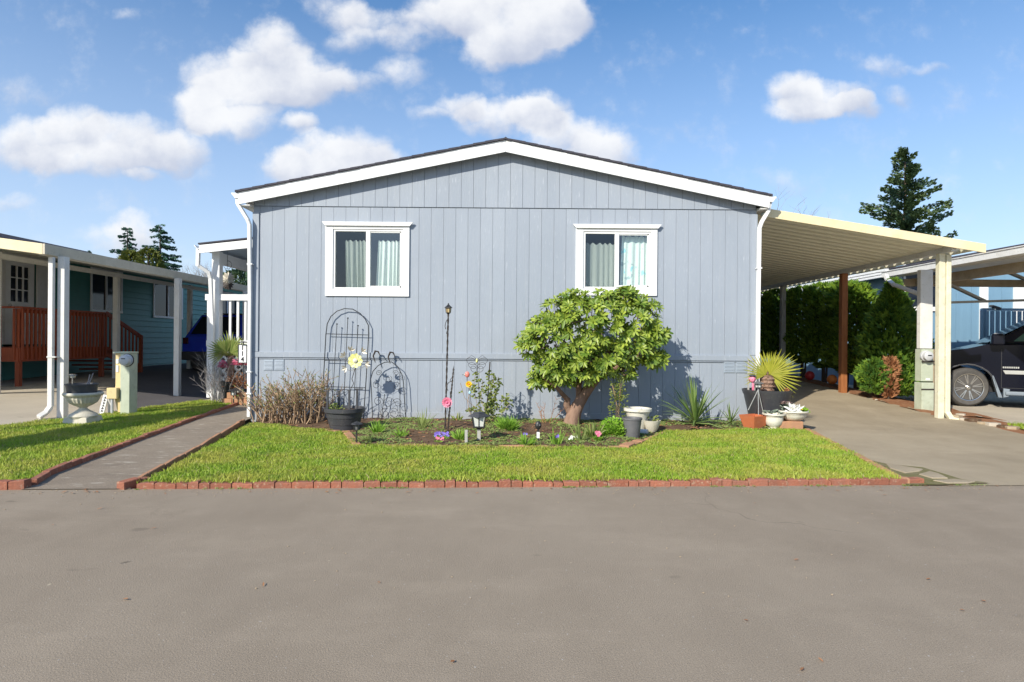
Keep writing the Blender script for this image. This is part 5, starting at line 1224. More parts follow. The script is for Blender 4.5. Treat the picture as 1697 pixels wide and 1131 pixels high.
# tall arched trellis against the wall
Yt = 9.93
def Z2(zx, zy, Y=Yt): return P(400+zx/4.04, 480+zy/4.04, Y)
tr = thing('arched_trellis', 'tall black wire arched trellis with three ball-tipped rods leaning on the grey-blue wall', 'trellis', (Z2(680,900).x, Yt, .05))
outl = [(532,900),(552,560),(566,300),(575,230),(600,180),(640,145),(690,128),(745,132),(795,160),(830,200),(850,240),(852,300),(838,560),(815,900)]
MB().tube([Z2(*p) for p in outl], .008, 6).build('arch', BLACKM, tr, smooth=True)
for a, b in (((640,232),(600,900)),((713,192),(678,900)),((781,243),(745,900))):
    MB().tube([Z2(*a, Yt-.012), Z2(*b, Yt-.012)], .006, 5).ball(Z2(*a, Yt-.012), .014, n=8, m=6).build('rod', BLACKM, tr, smooth=True)
for zy, xa, xb in ((297,567,852),(475,558,845),(650,546,832)): MB().tube([Z2(xa,zy,Yt+.008), Z2(xb,zy+8,Yt+.008)], .006, 5).build('crossbar', BLACKM, tr)
# scrolled arch trellis
Ys = 9.88
s2 = thing('scroll_trellis', 'small scrolled wrought iron garden trellis with two leaf-curl finials beside the barrel planter', 'trellis', (Z2(980,880,Ys).x, Ys, .05))
out2 = [(880,900),(872,700),(866,600),(880,550),(915,510),(960,488),(1005,485),(1045,515),(1075,570),(1085,620),(1092,740),(1103,900)]
MB().tube([Z2(*p, Ys) for p in out2], .007, 6).build('arch', BLACKM, s2, smooth=True)
MB().tube([Z2(1062,900,Ys), Z2(1062,540,Ys)], .006, 5).build('rod', BLACKM, s2); MB().tube([Z2(935,900,Ys), Z2(945,800,Ys), Z2(960,700,Ys)], .006, 5).build('rod', BLACKM, s2)
def scroll(m, cx_, cz, r, turns, start, sgn, Y, rr=.0035):
    pts = []
    for k in range(int(18*turns)+1):
        t = k/18; a = start+sgn*t*2*math.pi; rad_ = r*(1-.75*t/turns); p_ = Z2(cx_, cz, Y); pts.append(p_+Vector((rad_*math.cos(a), 0, rad_*math.sin(a))))
    m.tube(pts, rr, 4, caps=False)
for cx_, cz, r, st_, sg_ in ((920,560,.05,0,1),(1035,560,.05,3.1,-1),(905,640,.07,1,1),(1040,650,.07,2,-1),(915,750,.08,0,1),(1045,760,.08,3,-1),(960,830,.09,1,1),(1020,830,.09,2,-1),(930,860,.06,0,1),(1070,860,.05,3,-1),(985,760,.10,0,1),(985,600,.06,1,-1)):
    m = MB(); scroll(m, cx_, cz, r, 1.4, st_, sg_, Ys+.004); m.build('scroll', RUSTM, s2)
for xx_, hz_ in ((905,425),(1005,432)):
    m = MB(); p0 = Z2(xx_, hz_, Ys)
    pts = [Z2(xx_-8, hz_+65, Ys), Z2(xx_-22, hz_+20, Ys), Z2(xx_-8, hz_-12, Ys), Z2(xx_+12, hz_-8, Ys), Z2(xx_+25, hz_+22, Ys)]
    m.tube(pts, [.006,.013,.018,.014,.004], 7); m.build('curl_finial', RUSTM, s2, smooth=True)
# barrel planter
Yb = 8.80; bx0 = P(571, 700, Yb).x; zb_ = lambda py: P(571, py, Yb-.05).z
pot('barrel_planter', 'large dark half-barrel planter with moulded hoops left of the flower bed', (bx0, Yb), [(.20,.02),(.215,.10),(.222,.105),(.245,.20),(.252,.205),(.262,.28),(.29,.285),(.292,.33),(.292,.34)], DARKP, 'planter', 40)
rk = thing('black_stakes', 'row of four black metal stakes with bracket tops standing in the barrel planter', 'metal rack', (bx0, Yb, .30))
for k, (pxa, ya) in enumerate(((543,649),(562,649),(579,648),(592,646))):
    a = P(pxa, ya, Yb+(.05 if k%2 else -.12)); m = MB().box(a.x-.014, a.x+.014, a.y-.015, a.y+.015, .29, a.z)
    m.box(a.x-(.06 if k < 2 else .03), a.x+(.02 if k<3 else .08), a.y-.018, a.y+.018, a.z+.001, a.z+.016); m.build('upright', DARKP, rk, bevel=.003)
c = P(552, 668, Yb); clump('barrel_weed', 'small leafy weed growing inside the barrel planter', 'plant', Vector((c.x+.02, Yb, .29)), (.14,.10,.10), 70, VINE, .05, .03)
# yellow metal flower stake
Yf = 9.45; fl = thing('metal_flower_stake', 'pale yellow metal flower on wavy stem with five metal leaves in front of tall trellis', 'garden stake', (P(580,690,Yf).x, Yf, .05))
c = P(589, 598, Yf)
pm = MB()
for k in range(9):
    a = k*2*math.pi/9; d = Vector((math.cos(a), -.12, math.sin(a))); pm.leaf(c, d, (0,-1,0), .115, .075, 0, ((0,.35),(.45,1),(.85,.85),(1,.35)))
pm.build('petals', PYEL, fl); MB().lathe(c+Vector((0,-.012,0)), [(.034,0),(.036,-.015),(.02,-.026),(.001,-.028)], 16, 'y').build('flower_centre', WPOT, fl, smooth=True)
MB().tube([Z2(*p, Yf) for p in ((765,520),(752,560),(740,600),(752,630),(735,660),(725,700),(715,790),(708,900))], .006, 6).build('stem', RUSTM, fl, smooth=True)
for (zx, zy, a) in ((735,400,1.2),(682,440,2.4),(818,412,.6),(842,503,-.3),(692,530,3.6)):
    p0 = Z2(zx, zy, Yf); m = MB(); base = Z2(755, 540, Yf)
    for e in (-.8, 0, .8): m.leaf(p0-Vector((math.cos(a),0,math.sin(a)))*.03, (math.cos(a+e), -.15, math.sin(a+e)), (0,-1,0), .085, .035, 0)
    m.tube([base, (base+p0)/2+Vector((0,0,-.02)), p0], .003, 4); m.build('metal_leaf', SHELL, fl)
# lamp post
Yl = 8.4; pl_ = thing('garden_lamp_post', 'tall thin black twisted lamp post with small lantern on top', 'lamp post', (P(739,712,Yl).x, Yl, .05))
def twist(pts, r, n=5):
    m = MB(); 
    for ph in (0, math.pi):
        q = []; tot = 60
        for k in range(tot+1):
            t = k/tot*(len(pts)-1); i = min(int(t), len(pts)-2); p_ = Vector(pts[i]).lerp(Vector(pts[i+1]), t-i); a = k*.9+ph; q.append(p_+Vector((math.cos(a)*r*.6, math.sin(a)*r*.6, 0)))
        m.tube(q, r, n)
    return m
tp = P(743, 519, Yl); bt = P(737.5, 714, Yl); bt.z = .03
twist([bt, tp], .009).build('pole', RUSTM, pl_)
lc_ = (tp.x, Yl, 0); z0 = tp.z
MB().lathe(lc_, [(.018,z0),(.03,z0+.01),(.034,z0+.07)], 6).build('lens', AMBER, pl_)
cg = MB()
for k in range(6): t = k*math.pi/3; cg.tube([(tp.x+.032*math.cos(t),Yl+.032*math.sin(t),z0+.0),(tp.x+.040*math.cos(t),Yl+.040*math.sin(t),z0+.072)], .0035, 4)
cg.lathe(lc_, [(.012,z0-.015),(.036,z0)], 6).build('cage', BLACKM, pl_)
MB().lathe(lc_, [(.056,z0+.070),(.054,z0+.078),(.022,z0+.105),(.014,z0+.115),(.008,z0+.118),(.010,z0+.128),(.001,z0+.14)], 6).build('lantern_roof', BLACKM, pl_)
m = MB()
pts = [P(741,530,Yl), P(738.5,535,Yl), P(737.5,541,Yl), P(738.5,546,Yl)]; m.tube(pts, .005, 5); m.tube([P(742,547,Yl),P(740,551,Yl),P(740,554,Yl)], .004, 4); m.build('scroll_hook', RUSTM, pl_)
Yr = 8.3; r2 = thing('twisted_hook_rod', 'shorter leaning twisted iron rod with curled hook beside the lamp post', 'garden hook', (P(741,722,Yr).x, Yr, .05))
bt = P(741.5, 722, Yr); bt.z = .03; twist([bt, P(751.5, 612, Yr)], .008).build('pole', RUSTM, r2)
MB().tube([P(751.5,612,Yr), P(752,606,Yr)], [.008,.001], 5).build('tip', RUSTM, r2)
m = MB(); m.tube([P(748,632,Yr),P(744,634,Yr),P(741,638,Yr),P(741,645,Yr),P(742.5,648,Yr)], .005, 5); m.tube([P(749,626,Yr),P(746.5,629,Yr),P(746,632,Yr)], .004, 4); m.tube([P(748,648,Yr),P(746,650,Yr),P(746,655,Yr),P(748,656,Yr)], .004, 4); m.build('hook', RUSTM, r2)
def flower_pick(name, label, c, r, mat, base, cmat=None, n=14, cat='garden stake', rings=2, stem=RUSTM):
    o = thing(name, label, cat, base); m = MB()
    for j in range(rings):
        for k in range(n): a = k*2*math.pi/n+j*.25; m.leaf(Vector(c)-Vector((0,.008*j,0)), (math.cos(a), -.25-.4*j, math.sin(a)), (0,-1,0), r*(1-.3*j), r*.42, 0, ((0,.3),(.5,1),(.85,.8),(1,.2)))
    m.build('petals', mat, o)
    MB().ball(Vector(c)-Vector((0,.02,0)), r*.28, n=10, m=6).build('flower_centre', cmat or mat, o, smooth=True)
    MB().tube([Vector(base), (Vector(base)+Vector(c))/2+Vector((.01,0,0)), c], .004, 4).build('stem', stem, o)
    return o
c = P(741, 667, 8.2); flower_pick('pink_flower_pick', 'pink dahlia-shaped metal flower at the foot of the two iron rods', c, .075, PINK, (P(743,725,8.2).x, 8.2, .05), MAG)
c = P(777, 637, 8.9); flower_pick('yellow_flower_pick', 'bright yellow daisy garden pick below the salmon bird', c, .052, YEL, (P(783,690,8.9).x, 8.9, .08), ORNG)
# salmon bird pick
c = P(774.5, 621, 8.92); o = thing('bird_pick', 'salmon coloured bird ornament above the yellow daisy pick', 'garden ornament', c)
MB().ball(c, .036, .028, .045, fn=lambda t,p: 1).build('bird_body', SALM, o, smooth=True); MB().ball(c+Vector((-.038,0,-.005)), .018, .015, .018).build('bird_head', GREYW, o, smooth=True)
MB().bar(c+Vector((-.052,0,-.004)), c+Vector((-.075,0,-.006)), .008, .008).build('beak', BLACKM, o); MB().tube([c+Vector((0,0,-.04)), c+Vector((.005,.02,-.12)), (P(782,690,8.94).x,8.94,.08)], .003, 4).build('stem', RUSTM, o)
c = P(778.5, 651, 8.85); o = thing('glass_bulb_pick', 'pale blue glass bulb on a curved wire below the yellow daisy', 'garden stake', (P(783,693,8.85).x,8.85,.07))
MB().ball(c, .018, .018, .028).build('bulb', LBLUE, o, smooth=True); MB().tube([c, P(775,666,8.85), P(777,680,8.85), P(783,693,8.85)], .005, 5).build('stem', TWIG, o)
# butterfly wire
Yw = 9.2; bw_ = thing('wire_butterfly', 'brown wire butterfly stake with small yellow body above the climbing rose', 'garden stake', (P(797,690,Yw).x,Yw,.08))
m = MB()
for sgn in (-1, 1):
    for (ox, oz, rx_, rz_) in ((.085,.045,.075,.05),(.07,-.02,.06,.045),(.05,-.075,.045,.045)):
        c0 = P(790.5, 604, Yw)+Vector((sgn*ox, 0, oz)); m.tube([c0+Vector((rx_*math.cos(t)*1, 0, rz_*math.sin(t)+sgn*.0+ox*.4*math.cos(t)*sgn*.5)) for t in [k*math.pi/8 for k in range(17)]], .0028, 4, caps=False)
    m.tube([P(790.5,596,Yw), P(790.5+sgn*9,589,Yw), P(790.5+sgn*16,595,Yw)], .0025, 4)
m.build('wings', RUSTM, bw_); cb = P(790.2, 598, Yw-.01); MB().ball(cb, .017, .015, .032).build('butterfly_body', PYEL, bw_, smooth=True)
MB().tube([cb, P(793,640,Yw), P(797,690,Yw)], .004, 5).build('stem', RUSTM, bw_)
# climbing rose on stake
Yc = 9.35; cr_ = thing('climbing_rose', 'sparse climbing rose with small leaves on a dark stake against the wall', 'climbing plant', (P(806,693,Yc).x,Yc,.08))
MB().tube([P(805,695,Yc), P(809,650,Yc), P(812,600,Yc)], .011, 6).build('stake', RUSTM, cr_)
st = MB(); lf = MB()
paths = [((806,692),(810,640),(812,606)),((805,692),(815,660),(822,640),(826,625)),((807,692),(790,668),(785,640),(788,618)),((806,692),(797,660),(800,630)),((808,692),(828,672),(838,658)),((806,692),(770,660),(763,635)),((806,692),(830,690),(845,668)),((800,690),(785,680),(772,678)),((806,680),(815,668),(812,640)),((808,692),(822,660),(816,618))]
for i, pth in enumerate(paths):
    yo = R.uniform(-.12,.12); pts = [P(a, b, Yc+yo*k/len(pth)) for k, (a, b) in enumerate(pth)]; st.tube(pts, .0035, 4)
    for k in range(len(pts)-1):
        for q in range(13 if i != 5 else 1):
            p_ = pts[k].lerp(pts[k+1], R.random())+Vector((R.uniform(-.06,.06), R.uniform(-.08,.08), R.uniform(-.05,.05)))
            for e in range(3): lf.leaf(p_, (R.uniform(-1,1), R.uniform(-1,.3), R.uniform(-.3,1)), (0,-1,.4), .045, .028, .2)
st.build('canes', TWIG, cr_); lf.build('leaves', VINE, cr_)
# big solar lantern on wood post
Yo = 7.85; c = P(794, 700, Yo); o = thing('solar_lantern', 'square black solar lantern with frosted panes on a short wooden post', 'lantern', (c.x, Yo, .05))
z0 = P(794,706,Yo).z; z1 = P(794,691,Yo).z; z2 = P(794,685,Yo).z
fr = MB(); MB().add([(c.x-.062,Yo-.062,z0),(c.x+.062,Yo-.062,z0),(c.x+.062,Yo+.062,z0),(c.x-.062,Yo+.062,z0),(c.x-.078,Yo-.078,z1),(c.x+.078,Yo-.078,z1),(c.x+.078,Yo+.078,z1),(c.x-.078,Yo+.078,z1)],[(0,3,2,1),(4,5,6,7),(0,1,5,4),(1,2,6,5),(2,3,7,6),(3,0,4,7)]).build('lens', FROST, o)
for sx_, sy_ in ((-1,-1),(1,-1),(1,1),(-1,1)): fr.bar((c.x+sx_*.064,Yo+sy_*.064,z0), (c.x+sx_*.081,Yo+sy_*.081,z1), .014, .014, (0,1,0))
fr.box(c.x-.075,c.x+.075,Yo-.075,Yo+.075,z0-.016,z0-.002); fr.bar((c.x-.0,Yo-.066,z0),(c.x,Yo-.083,z1),.01,.01,(0,1,0)); fr.build('frame', BLACKM, o)
MB().lathe((c.x,Yo,0), [(.145,z1+.002),(.14,z1+.012),(.075,z2),(.07,z2+.014),(.001,z2+.016)], 4).build('cap', DARKP, o)
MB().lathe((c.x,Yo,0), [(.035,z0-.04),(.05,z0-.018)], 10).build('socket', BLACKM, o)
MB().box(c.x-.022,c.x+.022,Yo-.022,Yo+.022,-.0,z0-.04).build('post', GREYW, o)
o = MB().box(P(770.5,700,7.65).x, P(775.5,700,7.65).x, 7.63, 7.67, .0, P(773,713,7.65).z).build('wooden_stake', GREYW, bevel=.004); tag(o, 'pale weathered wooden stake left of the square solar lantern', 'stake')
# face light
c = P(892, 705, 7.8); o = thing('owl_light', 'black oval solar light with a white tag on its stake in the flower bed', 'path light', (c.x,7.8,.05))
MB().ball(c, .043, .03, .055).build('lamp_head', BLACKM, o, smooth=True); e = MB()
for dx in (-.016,.016): e.lathe(c+Vector((dx,-.028,.005)), [(.010,0),(.010,-.004),(.001,-.005)], 10, 'y')
e.build('reflector', GREYP, o); MB().box(c.x-.012,c.x+.012,7.79,7.81,.03,c.z-.05).build('stake', BLACKM, o); MB().box(c.x-.02,c.x+.018,7.775,7.785,P(892,726,7.8).z,P(892,716,7.8).z).build('tag', WHITE, o)
c = Bp(591, 735); solar_light('path_light', 'black solar path light at the left front corner of the flower bed', (c.x, c.y, .05), .27, .06, BLACKM, GREYP)
# ------------------------------------------------------------------ plants
def tuft(name, label, px, py, n, L, W, mat, spread=.6, cat='plant', r=.05, group=None, droop=.4, z0=.05):
    c = Bp(px, py, z0); c.z = bedz(c.x, c.y)-.01; m = MB()
    for k in range(n):
        a = R.uniform(0, 6.283); s_ = spread*R.random()**.6; p_ = c+Vector((math.cos(a)*r*R.random(), math.sin(a)*r*R.random(), 0)); d = (math.cos(a)*s_, math.sin(a)*s_, 1)
        m.leaf(p_, d, (-math.sin(a)*.3+R.uniform(-.4,.4), -1, .2), L*R.uniform(.55,1.1), W, droop*s_, ((0,.8),(.4,1),(.75,.7),(1,.05)))
    return tag(m.build(name, mat, loc=c), label, cat, group)
tuft('grass_clump', 'bright green grassy clump in the middle of the flower bed', 841, 714, 260, .25, .011, TUFT, .9, 'grass clump', .10)
tuft('bulb_leaves', 'tall thin bulb leaves behind the soil at the left of the bed', 700, 712, 26, .34, .010, WEED, .7)
tuft('bulb_leaves', 'leafy bulb clump at the foot of the scrolled trellis', 625, 716, 40, .22, .016, TUFT, .8)
tuft('bulb_leaves', 'leafy clump with spiky foliage right of the twisted iron rods', 762, 727, 36, .20, .018, TUFT, .9)
tuft('bulb_leaves', 'clump of broad green leaves around the purple flower left of the owl light', 872, 735, 34, .19, .020, TUFT, 1.0)
tuft('bulb_leaves', 'thin upright leaves right of the owl light', 922, 735, 24, .24, .012, TUFT, .6)
tuft('bulb_leaves', 'slender leaves in front of the rhododendron trunk', 962, 733, 26, .30, .010, WEED, .6)
tuft('lily_stem', 'leafy upright stem just left of the bright green herb', 984, 728, 40, .26, .026, VINE, .8)
tuft('bulb_leaves', 'small leafy sprouts beside the twisted rods at the wall foot', 757, 705, 20, .16, .02, VINE, .8)
tuft('bulb_leaves', 'low grassy tuft near the left path light', 610, 730, 40, .12, .010, WEED, 1.1)
tuft('bulb_leaves', 'fine grassy tuft between the scrolled trellis and the iron rods', 664, 722, 40, .17, .012, TUFT, 1.0)
def flowerpatch(name, label, px, py, r, n, mat, h=.05, s_=.018):
    c = Bp(px, py); o = thing(name, label, 'flowers', c); m = MB(); lf = MB()
    for k in range(n):
        p_ = c+Vector((R.uniform(-1,1)*r, R.uniform(-.6,.6)*r, h+R.uniform(-.02,.03)))
        for q in range(5): a = q*1.257; m.leaf(p_, (math.cos(a), -.3+R.uniform(-.3,.3), math.sin(a)), (0,-1,.3), s_, s_*.8, 0, ((0,.4),(.6,1),(1,.3)))
    for k in range(n*2): lf.leaf(c+Vector((R.uniform(-1,1)*r, R.uniform(-.6,.6)*r, 0)), (R.uniform(-1,1),R.uniform(-1,1),1.2), (0,-1,.3), h*1.3, .012, .3)
    m.build('blossoms', mat, o); lf.build('leaves', TUFT, o); return o
flowerpatch('purple_flowers', 'patch of small purple flowers in front of the pink flower pick', 732, 727, .09, 26, PURP)
flowerpatch('pink_flowers', 'little pale pink flowers under the purple patch', 728, 733, .05, 8, PINK, .03)
flowerpatch('purple_flowers', 'single purple flower left of the owl light', 870, 732, .02, 4, PURP, .07)
flowerpatch('purple_flowers', 'small dark purple flower right of the owl light', 924, 734, .02, 4, PURP, .07)
flowerpatch('white_flowers', 'white flowers in front of the rhododendron trunk', 951, 732, .06, 12, WPET)
flowerpatch('pink_hyacinth', 'pink hyacinth near the right front corner of the flower bed', 991, 731, .025, 22, PINK, .085, .022)
# low weeds carpet
m = MB(); rw = random.Random(5)
for k in range(7000):
    X = rw.uniform(-2.2, 3.9); Y = rw.uniform(7.5, 9.95)
    if not inpoly(X, Y, bedp): continue
    if mn.noise(Vector((X*1.3, Y*1.6, 7)))+.25*rw.random() < .02: continue
    if (X+.72)**2+(Y-8.7)**2 < .09: continue
    z = bedz(X, Y)
    for q in range(4): a = rw.uniform(0, 6.28); m.leaf((X+rw.uniform(-.03,.03), Y+rw.uniform(-.03,.03), z-.005), (math.cos(a), math.sin(a), rw.uniform(.3,1.2)), (rw.uniform(-.5,.5), -.5, 1), rw.uniform(.025,.06), .018, .3)
tag(m.build('ground_cover', WEED, loc=(0,0,0)), 'low weedy ground cover over the flower bed', 'ground cover', kind='stuff')
m = MB()
for k in range(900):
    X = rw.uniform(-4.2, 3.9); Y = rw.uniform(7.6, 9.98)
    if inpoly(X, Y, bedp): s_ = rw.uniform(.006, .02); m.ball((X, Y, bedz(X, Y)+s_*.2), s_, s_*rw.uniform(.6,1), s_*.6, n=6, m=4)
tag(m.build('soil_clods', SOIL, loc=(0,0,0)), 'soil clods and bark bits on the bed', 'soil', kind='stuff')
# dried hedge clumps left
for px, w_, lb, nn_ in ((447, .36, 'low dried twiggy shrub at the left corner of the grey-blue wall', 42), (480, .40, 'middle dried twiggy shrub of three, with pale green tips', 52), (513, .38, 'dried twiggy shrub next to the barrel planter', 50)):
    Y = 9.45; c = P(px, 700, Y); twigs('dried_shrub', lb, (c.x, Y, .03), w_, .42, {447:.58,480:.74,513:.72}[px], nn_, TWIG, VINE, 1, tr=.0105, group='dried shrubs along the wall')
c = P(915, 700, 9.2); twigs('bare_rose', 'small bare reddish rose twigs left of the rhododendron trunk', (P(908,706,9.2).x, 9.2, .05), .12, .1, .5, 5, BROWNL, None, 0, tr=.006)
# rhododendron --------------------------------------------------------
Yh = 9.12; rh = thing('rhododendron', 'large glossy rhododendron with forked trunk under the right window', 'shrub', (P(950,706,9.3).x, 9.35, .04))
def T(px, py, Y=9.35): return P(px, py, Y)
tm = MB(); tm.tube([T(945,712), T(948,698), T(953,682), T(960,668), T(968,655,9.3), T(980,640,9.25), T(993,625,9.2), T(1005,600,9.15), T(1015,560,9.1)], [.135,.125,.105,.09,.08,.065,.055,.045,.03], 12)
tm.tube([T(950,690), T(943,680), T(939,671), T(941,661,9.3)], [.06,.06,.055,.045], 9); tm.tube([T(958,672), T(960,655), T(959,640,9.3), T(965,610,9.2), T(950,580,9.1), T(925,560,9.0)], [.06,.055,.045,.045,.035,.02], 9)
tm.tube([T(965,655), T(975,630,9.2), T(970,600,9.1), T(985,550,9.0)], [.04,.04,.035,.02], 8); tm.tube([T(985,632,9.2), T(1020,610,9.1), T(1050,580,9.0)], [.045,.035,.02], 8)
tm.tube([T(941,663,9.3), T(925,645,9.1), T(900,625,8.9)], [.04,.03,.015], 7)
tm.build('trunk', BARK, rh, smooth=True)
LB_ = [(985,535,78,42,.52),(915,566,48,36,.45),(1045,540,44,46,.45),(1045,580,50,26,.45),(926,610,38,24,.38),(1012,500,60,18,.36),(985,590,60,30,.52),(940,522,44,26,.40),(1078,552,24,30,.3),(880,572,26,18,.28),(1068,510,22,16,.25),(948,498,24,12,.25),(896,628,24,12,.25),(1082,592,20,14,.25),(1040,486,22,8,.2),(962,618,28,14,.3),(1020,612,34,12,.3),(900,535,22,14,.25)]
def inside(p_, skip, sc_=.78):
    for j, (a, b, ra, rb, dy) in enumerate(LB_):
        if j == skip: continue
        c = P(a, b, Yh); q = p_-c
        if (q.x/(ra*.00912*sc_))**2+(q.y/(dy*sc_))**2+(q.z/(rb*.00912*sc_))**2 < 1: return True
    return False
lf = MB(); br = MB()
def whorl(p_, n, L, W):
    n = n.normalized(); a = n.cross(Vector((.3,.2,1))).normalized(); b = n.cross(a); k_ = R.randint(7, 10); o_ = R.uniform(0, 6)
    for k in range(k_):
        t = o_+2*math.pi*k/k_; e = R.uniform(.9, 1.35); d = n*math.cos(e)+(a*math.cos(t)+b*math.sin(t))*math.sin(e)
        lf.leaf(p_, d, n, L*R.uniform(.75,1.1), W*R.uniform(.85,1.1), R.uniform(.0,.3), ((0,.15),(.28,.62),(.62,1),(.88,.72),(1,.08)))
    for k in range(3):
        t = R.uniform(0, 6); d = n*.9+(a*math.cos(t)+b*math.sin(t))*.4; lf.leaf(p_, d, a, L*.45, W*.5, 0)
for j, (a, b, ra, rb, dy) in enumerate(LB_):
    c = P(a, b, Yh); rx_, rz_ = ra*.00912, rb*.00912; cnt = int(62*(rx_*rz_*4+dy*(rx_+rz_)*1.6))
    for k in range(cnt):
        u = Vector((R.gauss(0,1), R.gauss(0,1), R.gauss(0,1))).normalized()
        if u.y > .3 and R.random() < .55: u.y = -u.y
        q = R.choice((1.0, 1.02, .95, .85, .65)); p_ = c+Vector((u.x*rx_, u.y*dy, u.z*rz_))*q
        if p_.y > 9.88 or inside(p_, j): continue
        n = Vector((u.x/rx_, u.y/dy, u.z/rz_)).normalized(); n = (n*.8+Vector((-.1,-.35,.30))+Vector((R.uniform(-.3,.3),R.uniform(-.3,.3),R.uniform(-.2,.2))))
        s__ = R.uniform(.72, 1.12); whorl(p_, n, .125*s__, .040*s__)
        if R.random() < .35: br.tube([p_, p_-n.normalized()*.12-Vector((0,0,.08)), c+(p_-c)*.35], [.005,.007,.010], 4, caps=False)
for k in range(170):
    a, b, ra, rb, dy = LB_[R.randrange(len(LB_))]; u = Vector((R.gauss(0,1), R.gauss(0,1), R.gauss(0,1))).normalized()*R.uniform(.1,.72); p_ = P(a, b, Yh)+Vector((u.x*ra*.00912, u.y*dy+.08, u.z*rb*.00912))
    if p_.y < 9.85: whorl(p_, u+Vector((0,-.1,.2)), .15, .05)
lf.build('leaves', RHOD, rh); br.build('branches', BARK, rh)
# right-hand bed plants
c = Bp(1024, 700); o = clump('climbing_shrub', 'thin leafy upright shrub between rhododendron and white pot', 'shrub', Vector((P(1025,660,8.85).x, 8.85, .22)), (.15,.12,.72), 420, VINE, .045, .028, .4, stemm=TWIG, zsq=1.4)
clump('bright_herb', 'mound of bright green leafy herb left of the dark grey pot', 'plant', Vector((P(1017,712,8.15).x, 8.15, .05)), (.24,.17,.26), 900, PARS, .04, .03, .5)
c = Bp(1046, 724); pot('grey_nursery_pot', 'dark grey plastic pot at the right front of the flower bed', (c.x, 8.1), [(.095,.04),(.125,.29),(.135,.292),(.135,.315)], GREYP)
xw = P(1057, 680, 8.7).x; pot('white_fluted_pot', 'white fluted pot in the shade behind the dark grey pot', (xw, 8.7), [(.10,.05),(.12,.10),(.165,.30),(.175,.33),(.20,.34),(.20,.375),(.185,.38)], WPOT, flute=(1,2,.06))
tag(MB().ball((xw+.02,8.62,.375), .028, .028, .02).build('white_pebble', WPOT, smooth=True), 'round white pebble on the soil of the white fluted pot', 'stone')
xc = P(1080, 705, 8.62).x; pot('shallow_bowl_pot', 'worn cream bowl pot with a few leaves right of the white fluted pot', (xc, 8.62), [(.06,.05),(.09,.10),(.125,.20),(.13,.215)], URN)
clump('pot_seedling', 'few drooping leaves in the worn cream bowl pot', 'plant', Vector((xc,8.62,.19)), (.12,.08,.12), 26, VINE, .06, .03)
tag(MB().tube([(P(1064,712,8.35).x-.08,8.5,.07),(P(1064,712,8.35).x+.09,8.4,.07)], .045, 12).build('drain_pipe', METER, smooth=True), 'short grey-white pipe lying between the dark grey pot and cream bowl', 'pipe')
def yucca(name, label, c, n, L, W, mat, dr=.5, el0=.1):
    m = MB()
    for k in range(n):
        a = R.uniform(0, 6.283); e = el0+(1.45-el0)*(k/n)**.9; d = (math.cos(a)*math.cos(e), math.sin(a)*math.cos(e)*.9, math.sin(e)); m.leaf(Vector(c)+Vector((math.cos(a)*.02, math.sin(a)*.02, .02+.08*k/n)), d, (-d[0]*d[2], -d[1]*d[2]-.2, 1), L*R.uniform(.8,1.1), W, dr*(1-k/n)**1.5, ((0,.7),(.3,1),(.7,.65),(1,.03)))
    return tag(m.build(name, mat, loc=c), label, 'plant')
c = P(1152, 704, 9.35); yucca('cabbage_palm', 'large spiky sword-leaved plant against the wall right of the rhododendron', (c.x, 9.35, .05), 60, .72, .040, YUC)
c = P(1213, 708, 9.3); yucca('cabbage_palm', 'small young spiky plant between the large one and the terracotta pot', (c.x, 9.35, .05), 24, .30, .020, YUC)
# potted palm group ----------------------------------------------------
Yg = 9.50; gx = P(1271, 660, Yg).x
pot('palm_tub', 'large dark grey tapered tub holding the yellow-green palm', (gx, Yg), [(.24,.04),(.345,.52),(.36,.54),(.375,.60)], DARKP, 'planter', 36)
pbx_ = P(1272, 640, Yg).x; pzb = .56; hz_ = P(1272,622,Yg).z-pzb
palm('yellow_fan_palm', 'yellow-green fan palm with shaggy trunk in the large dark tub', (pbx_, Yg), pzb, .085, hz_,
     [((-.62,-.1,.80),.95,(-.06,-.05,.0)),((.55,-.35,.60),1.05,(.0,-.08,.02)),((.98,-.2,.15),1.1,(.03,-.05,.0)),((.75,.3,.45),1.05,(.03,.02,.03))], .46, .022, PALM)
o = thing('small_ladder_trellis', 'short wooden ladder-shaped trellis behind the pink figurine', 'trellis', (P(1246,640,9.75).x, 9.75, .5))
for px in (1240.5, 1250.5): a = P(px, 595, 9.75); MB().box(a.x-.012, a.x+.012, 9.74, 9.76, .05, a.z).build('rail', GREYW, o)
for py in (597, 608, 619): a = P(1240, py, 9.73); b = P(1251.5, py, 9.73); MB().bar(a, b, .012, .02, (0,-1,0)).build('rung', GREYW, o)
c = P(1247, 629, 9.4); o = thing('pink_figurine', 'pink garden figurine with a dark cap in the tub left of the palm', 'figurine', Vector((c.x, 9.4, .57)))
MB().ball(c, .055, .045, .05, fn=lambda t,p: 1+.1*math.sin(3*t)).ball(c+Vector((.012,-.0,-.10)), .022, .02, .09).build('figure', PINK, o, smooth=True); MB().ball(c+Vector((0,0,.055)), .055, .05, .022).build('cap', DARKP, o, smooth=True)
e = MB()
for dx in (-.02,.016): e.ball(c+Vector((dx,-.043,.008)), .008, n=8, m=5)
e.build('spot', MAG, o)
c = P(1258, 642, 9.25); solar_light('garden_light', 'small grey solar light on the front rim of the palm tub', (c.x, 9.28, .50), .24, .07, GREYP)
m = MB(); top = P(1256.5, 646, 9.15)
for a in ((1240,680,9.1),(1257,688,9.0),(1266,690,9.15)): m.tube([top, P(*a)], .005, 5)
tag(m.build('wire_tripod', SILVER), 'thin silver wire tripod leaning on the front of the palm tub', 'stand')
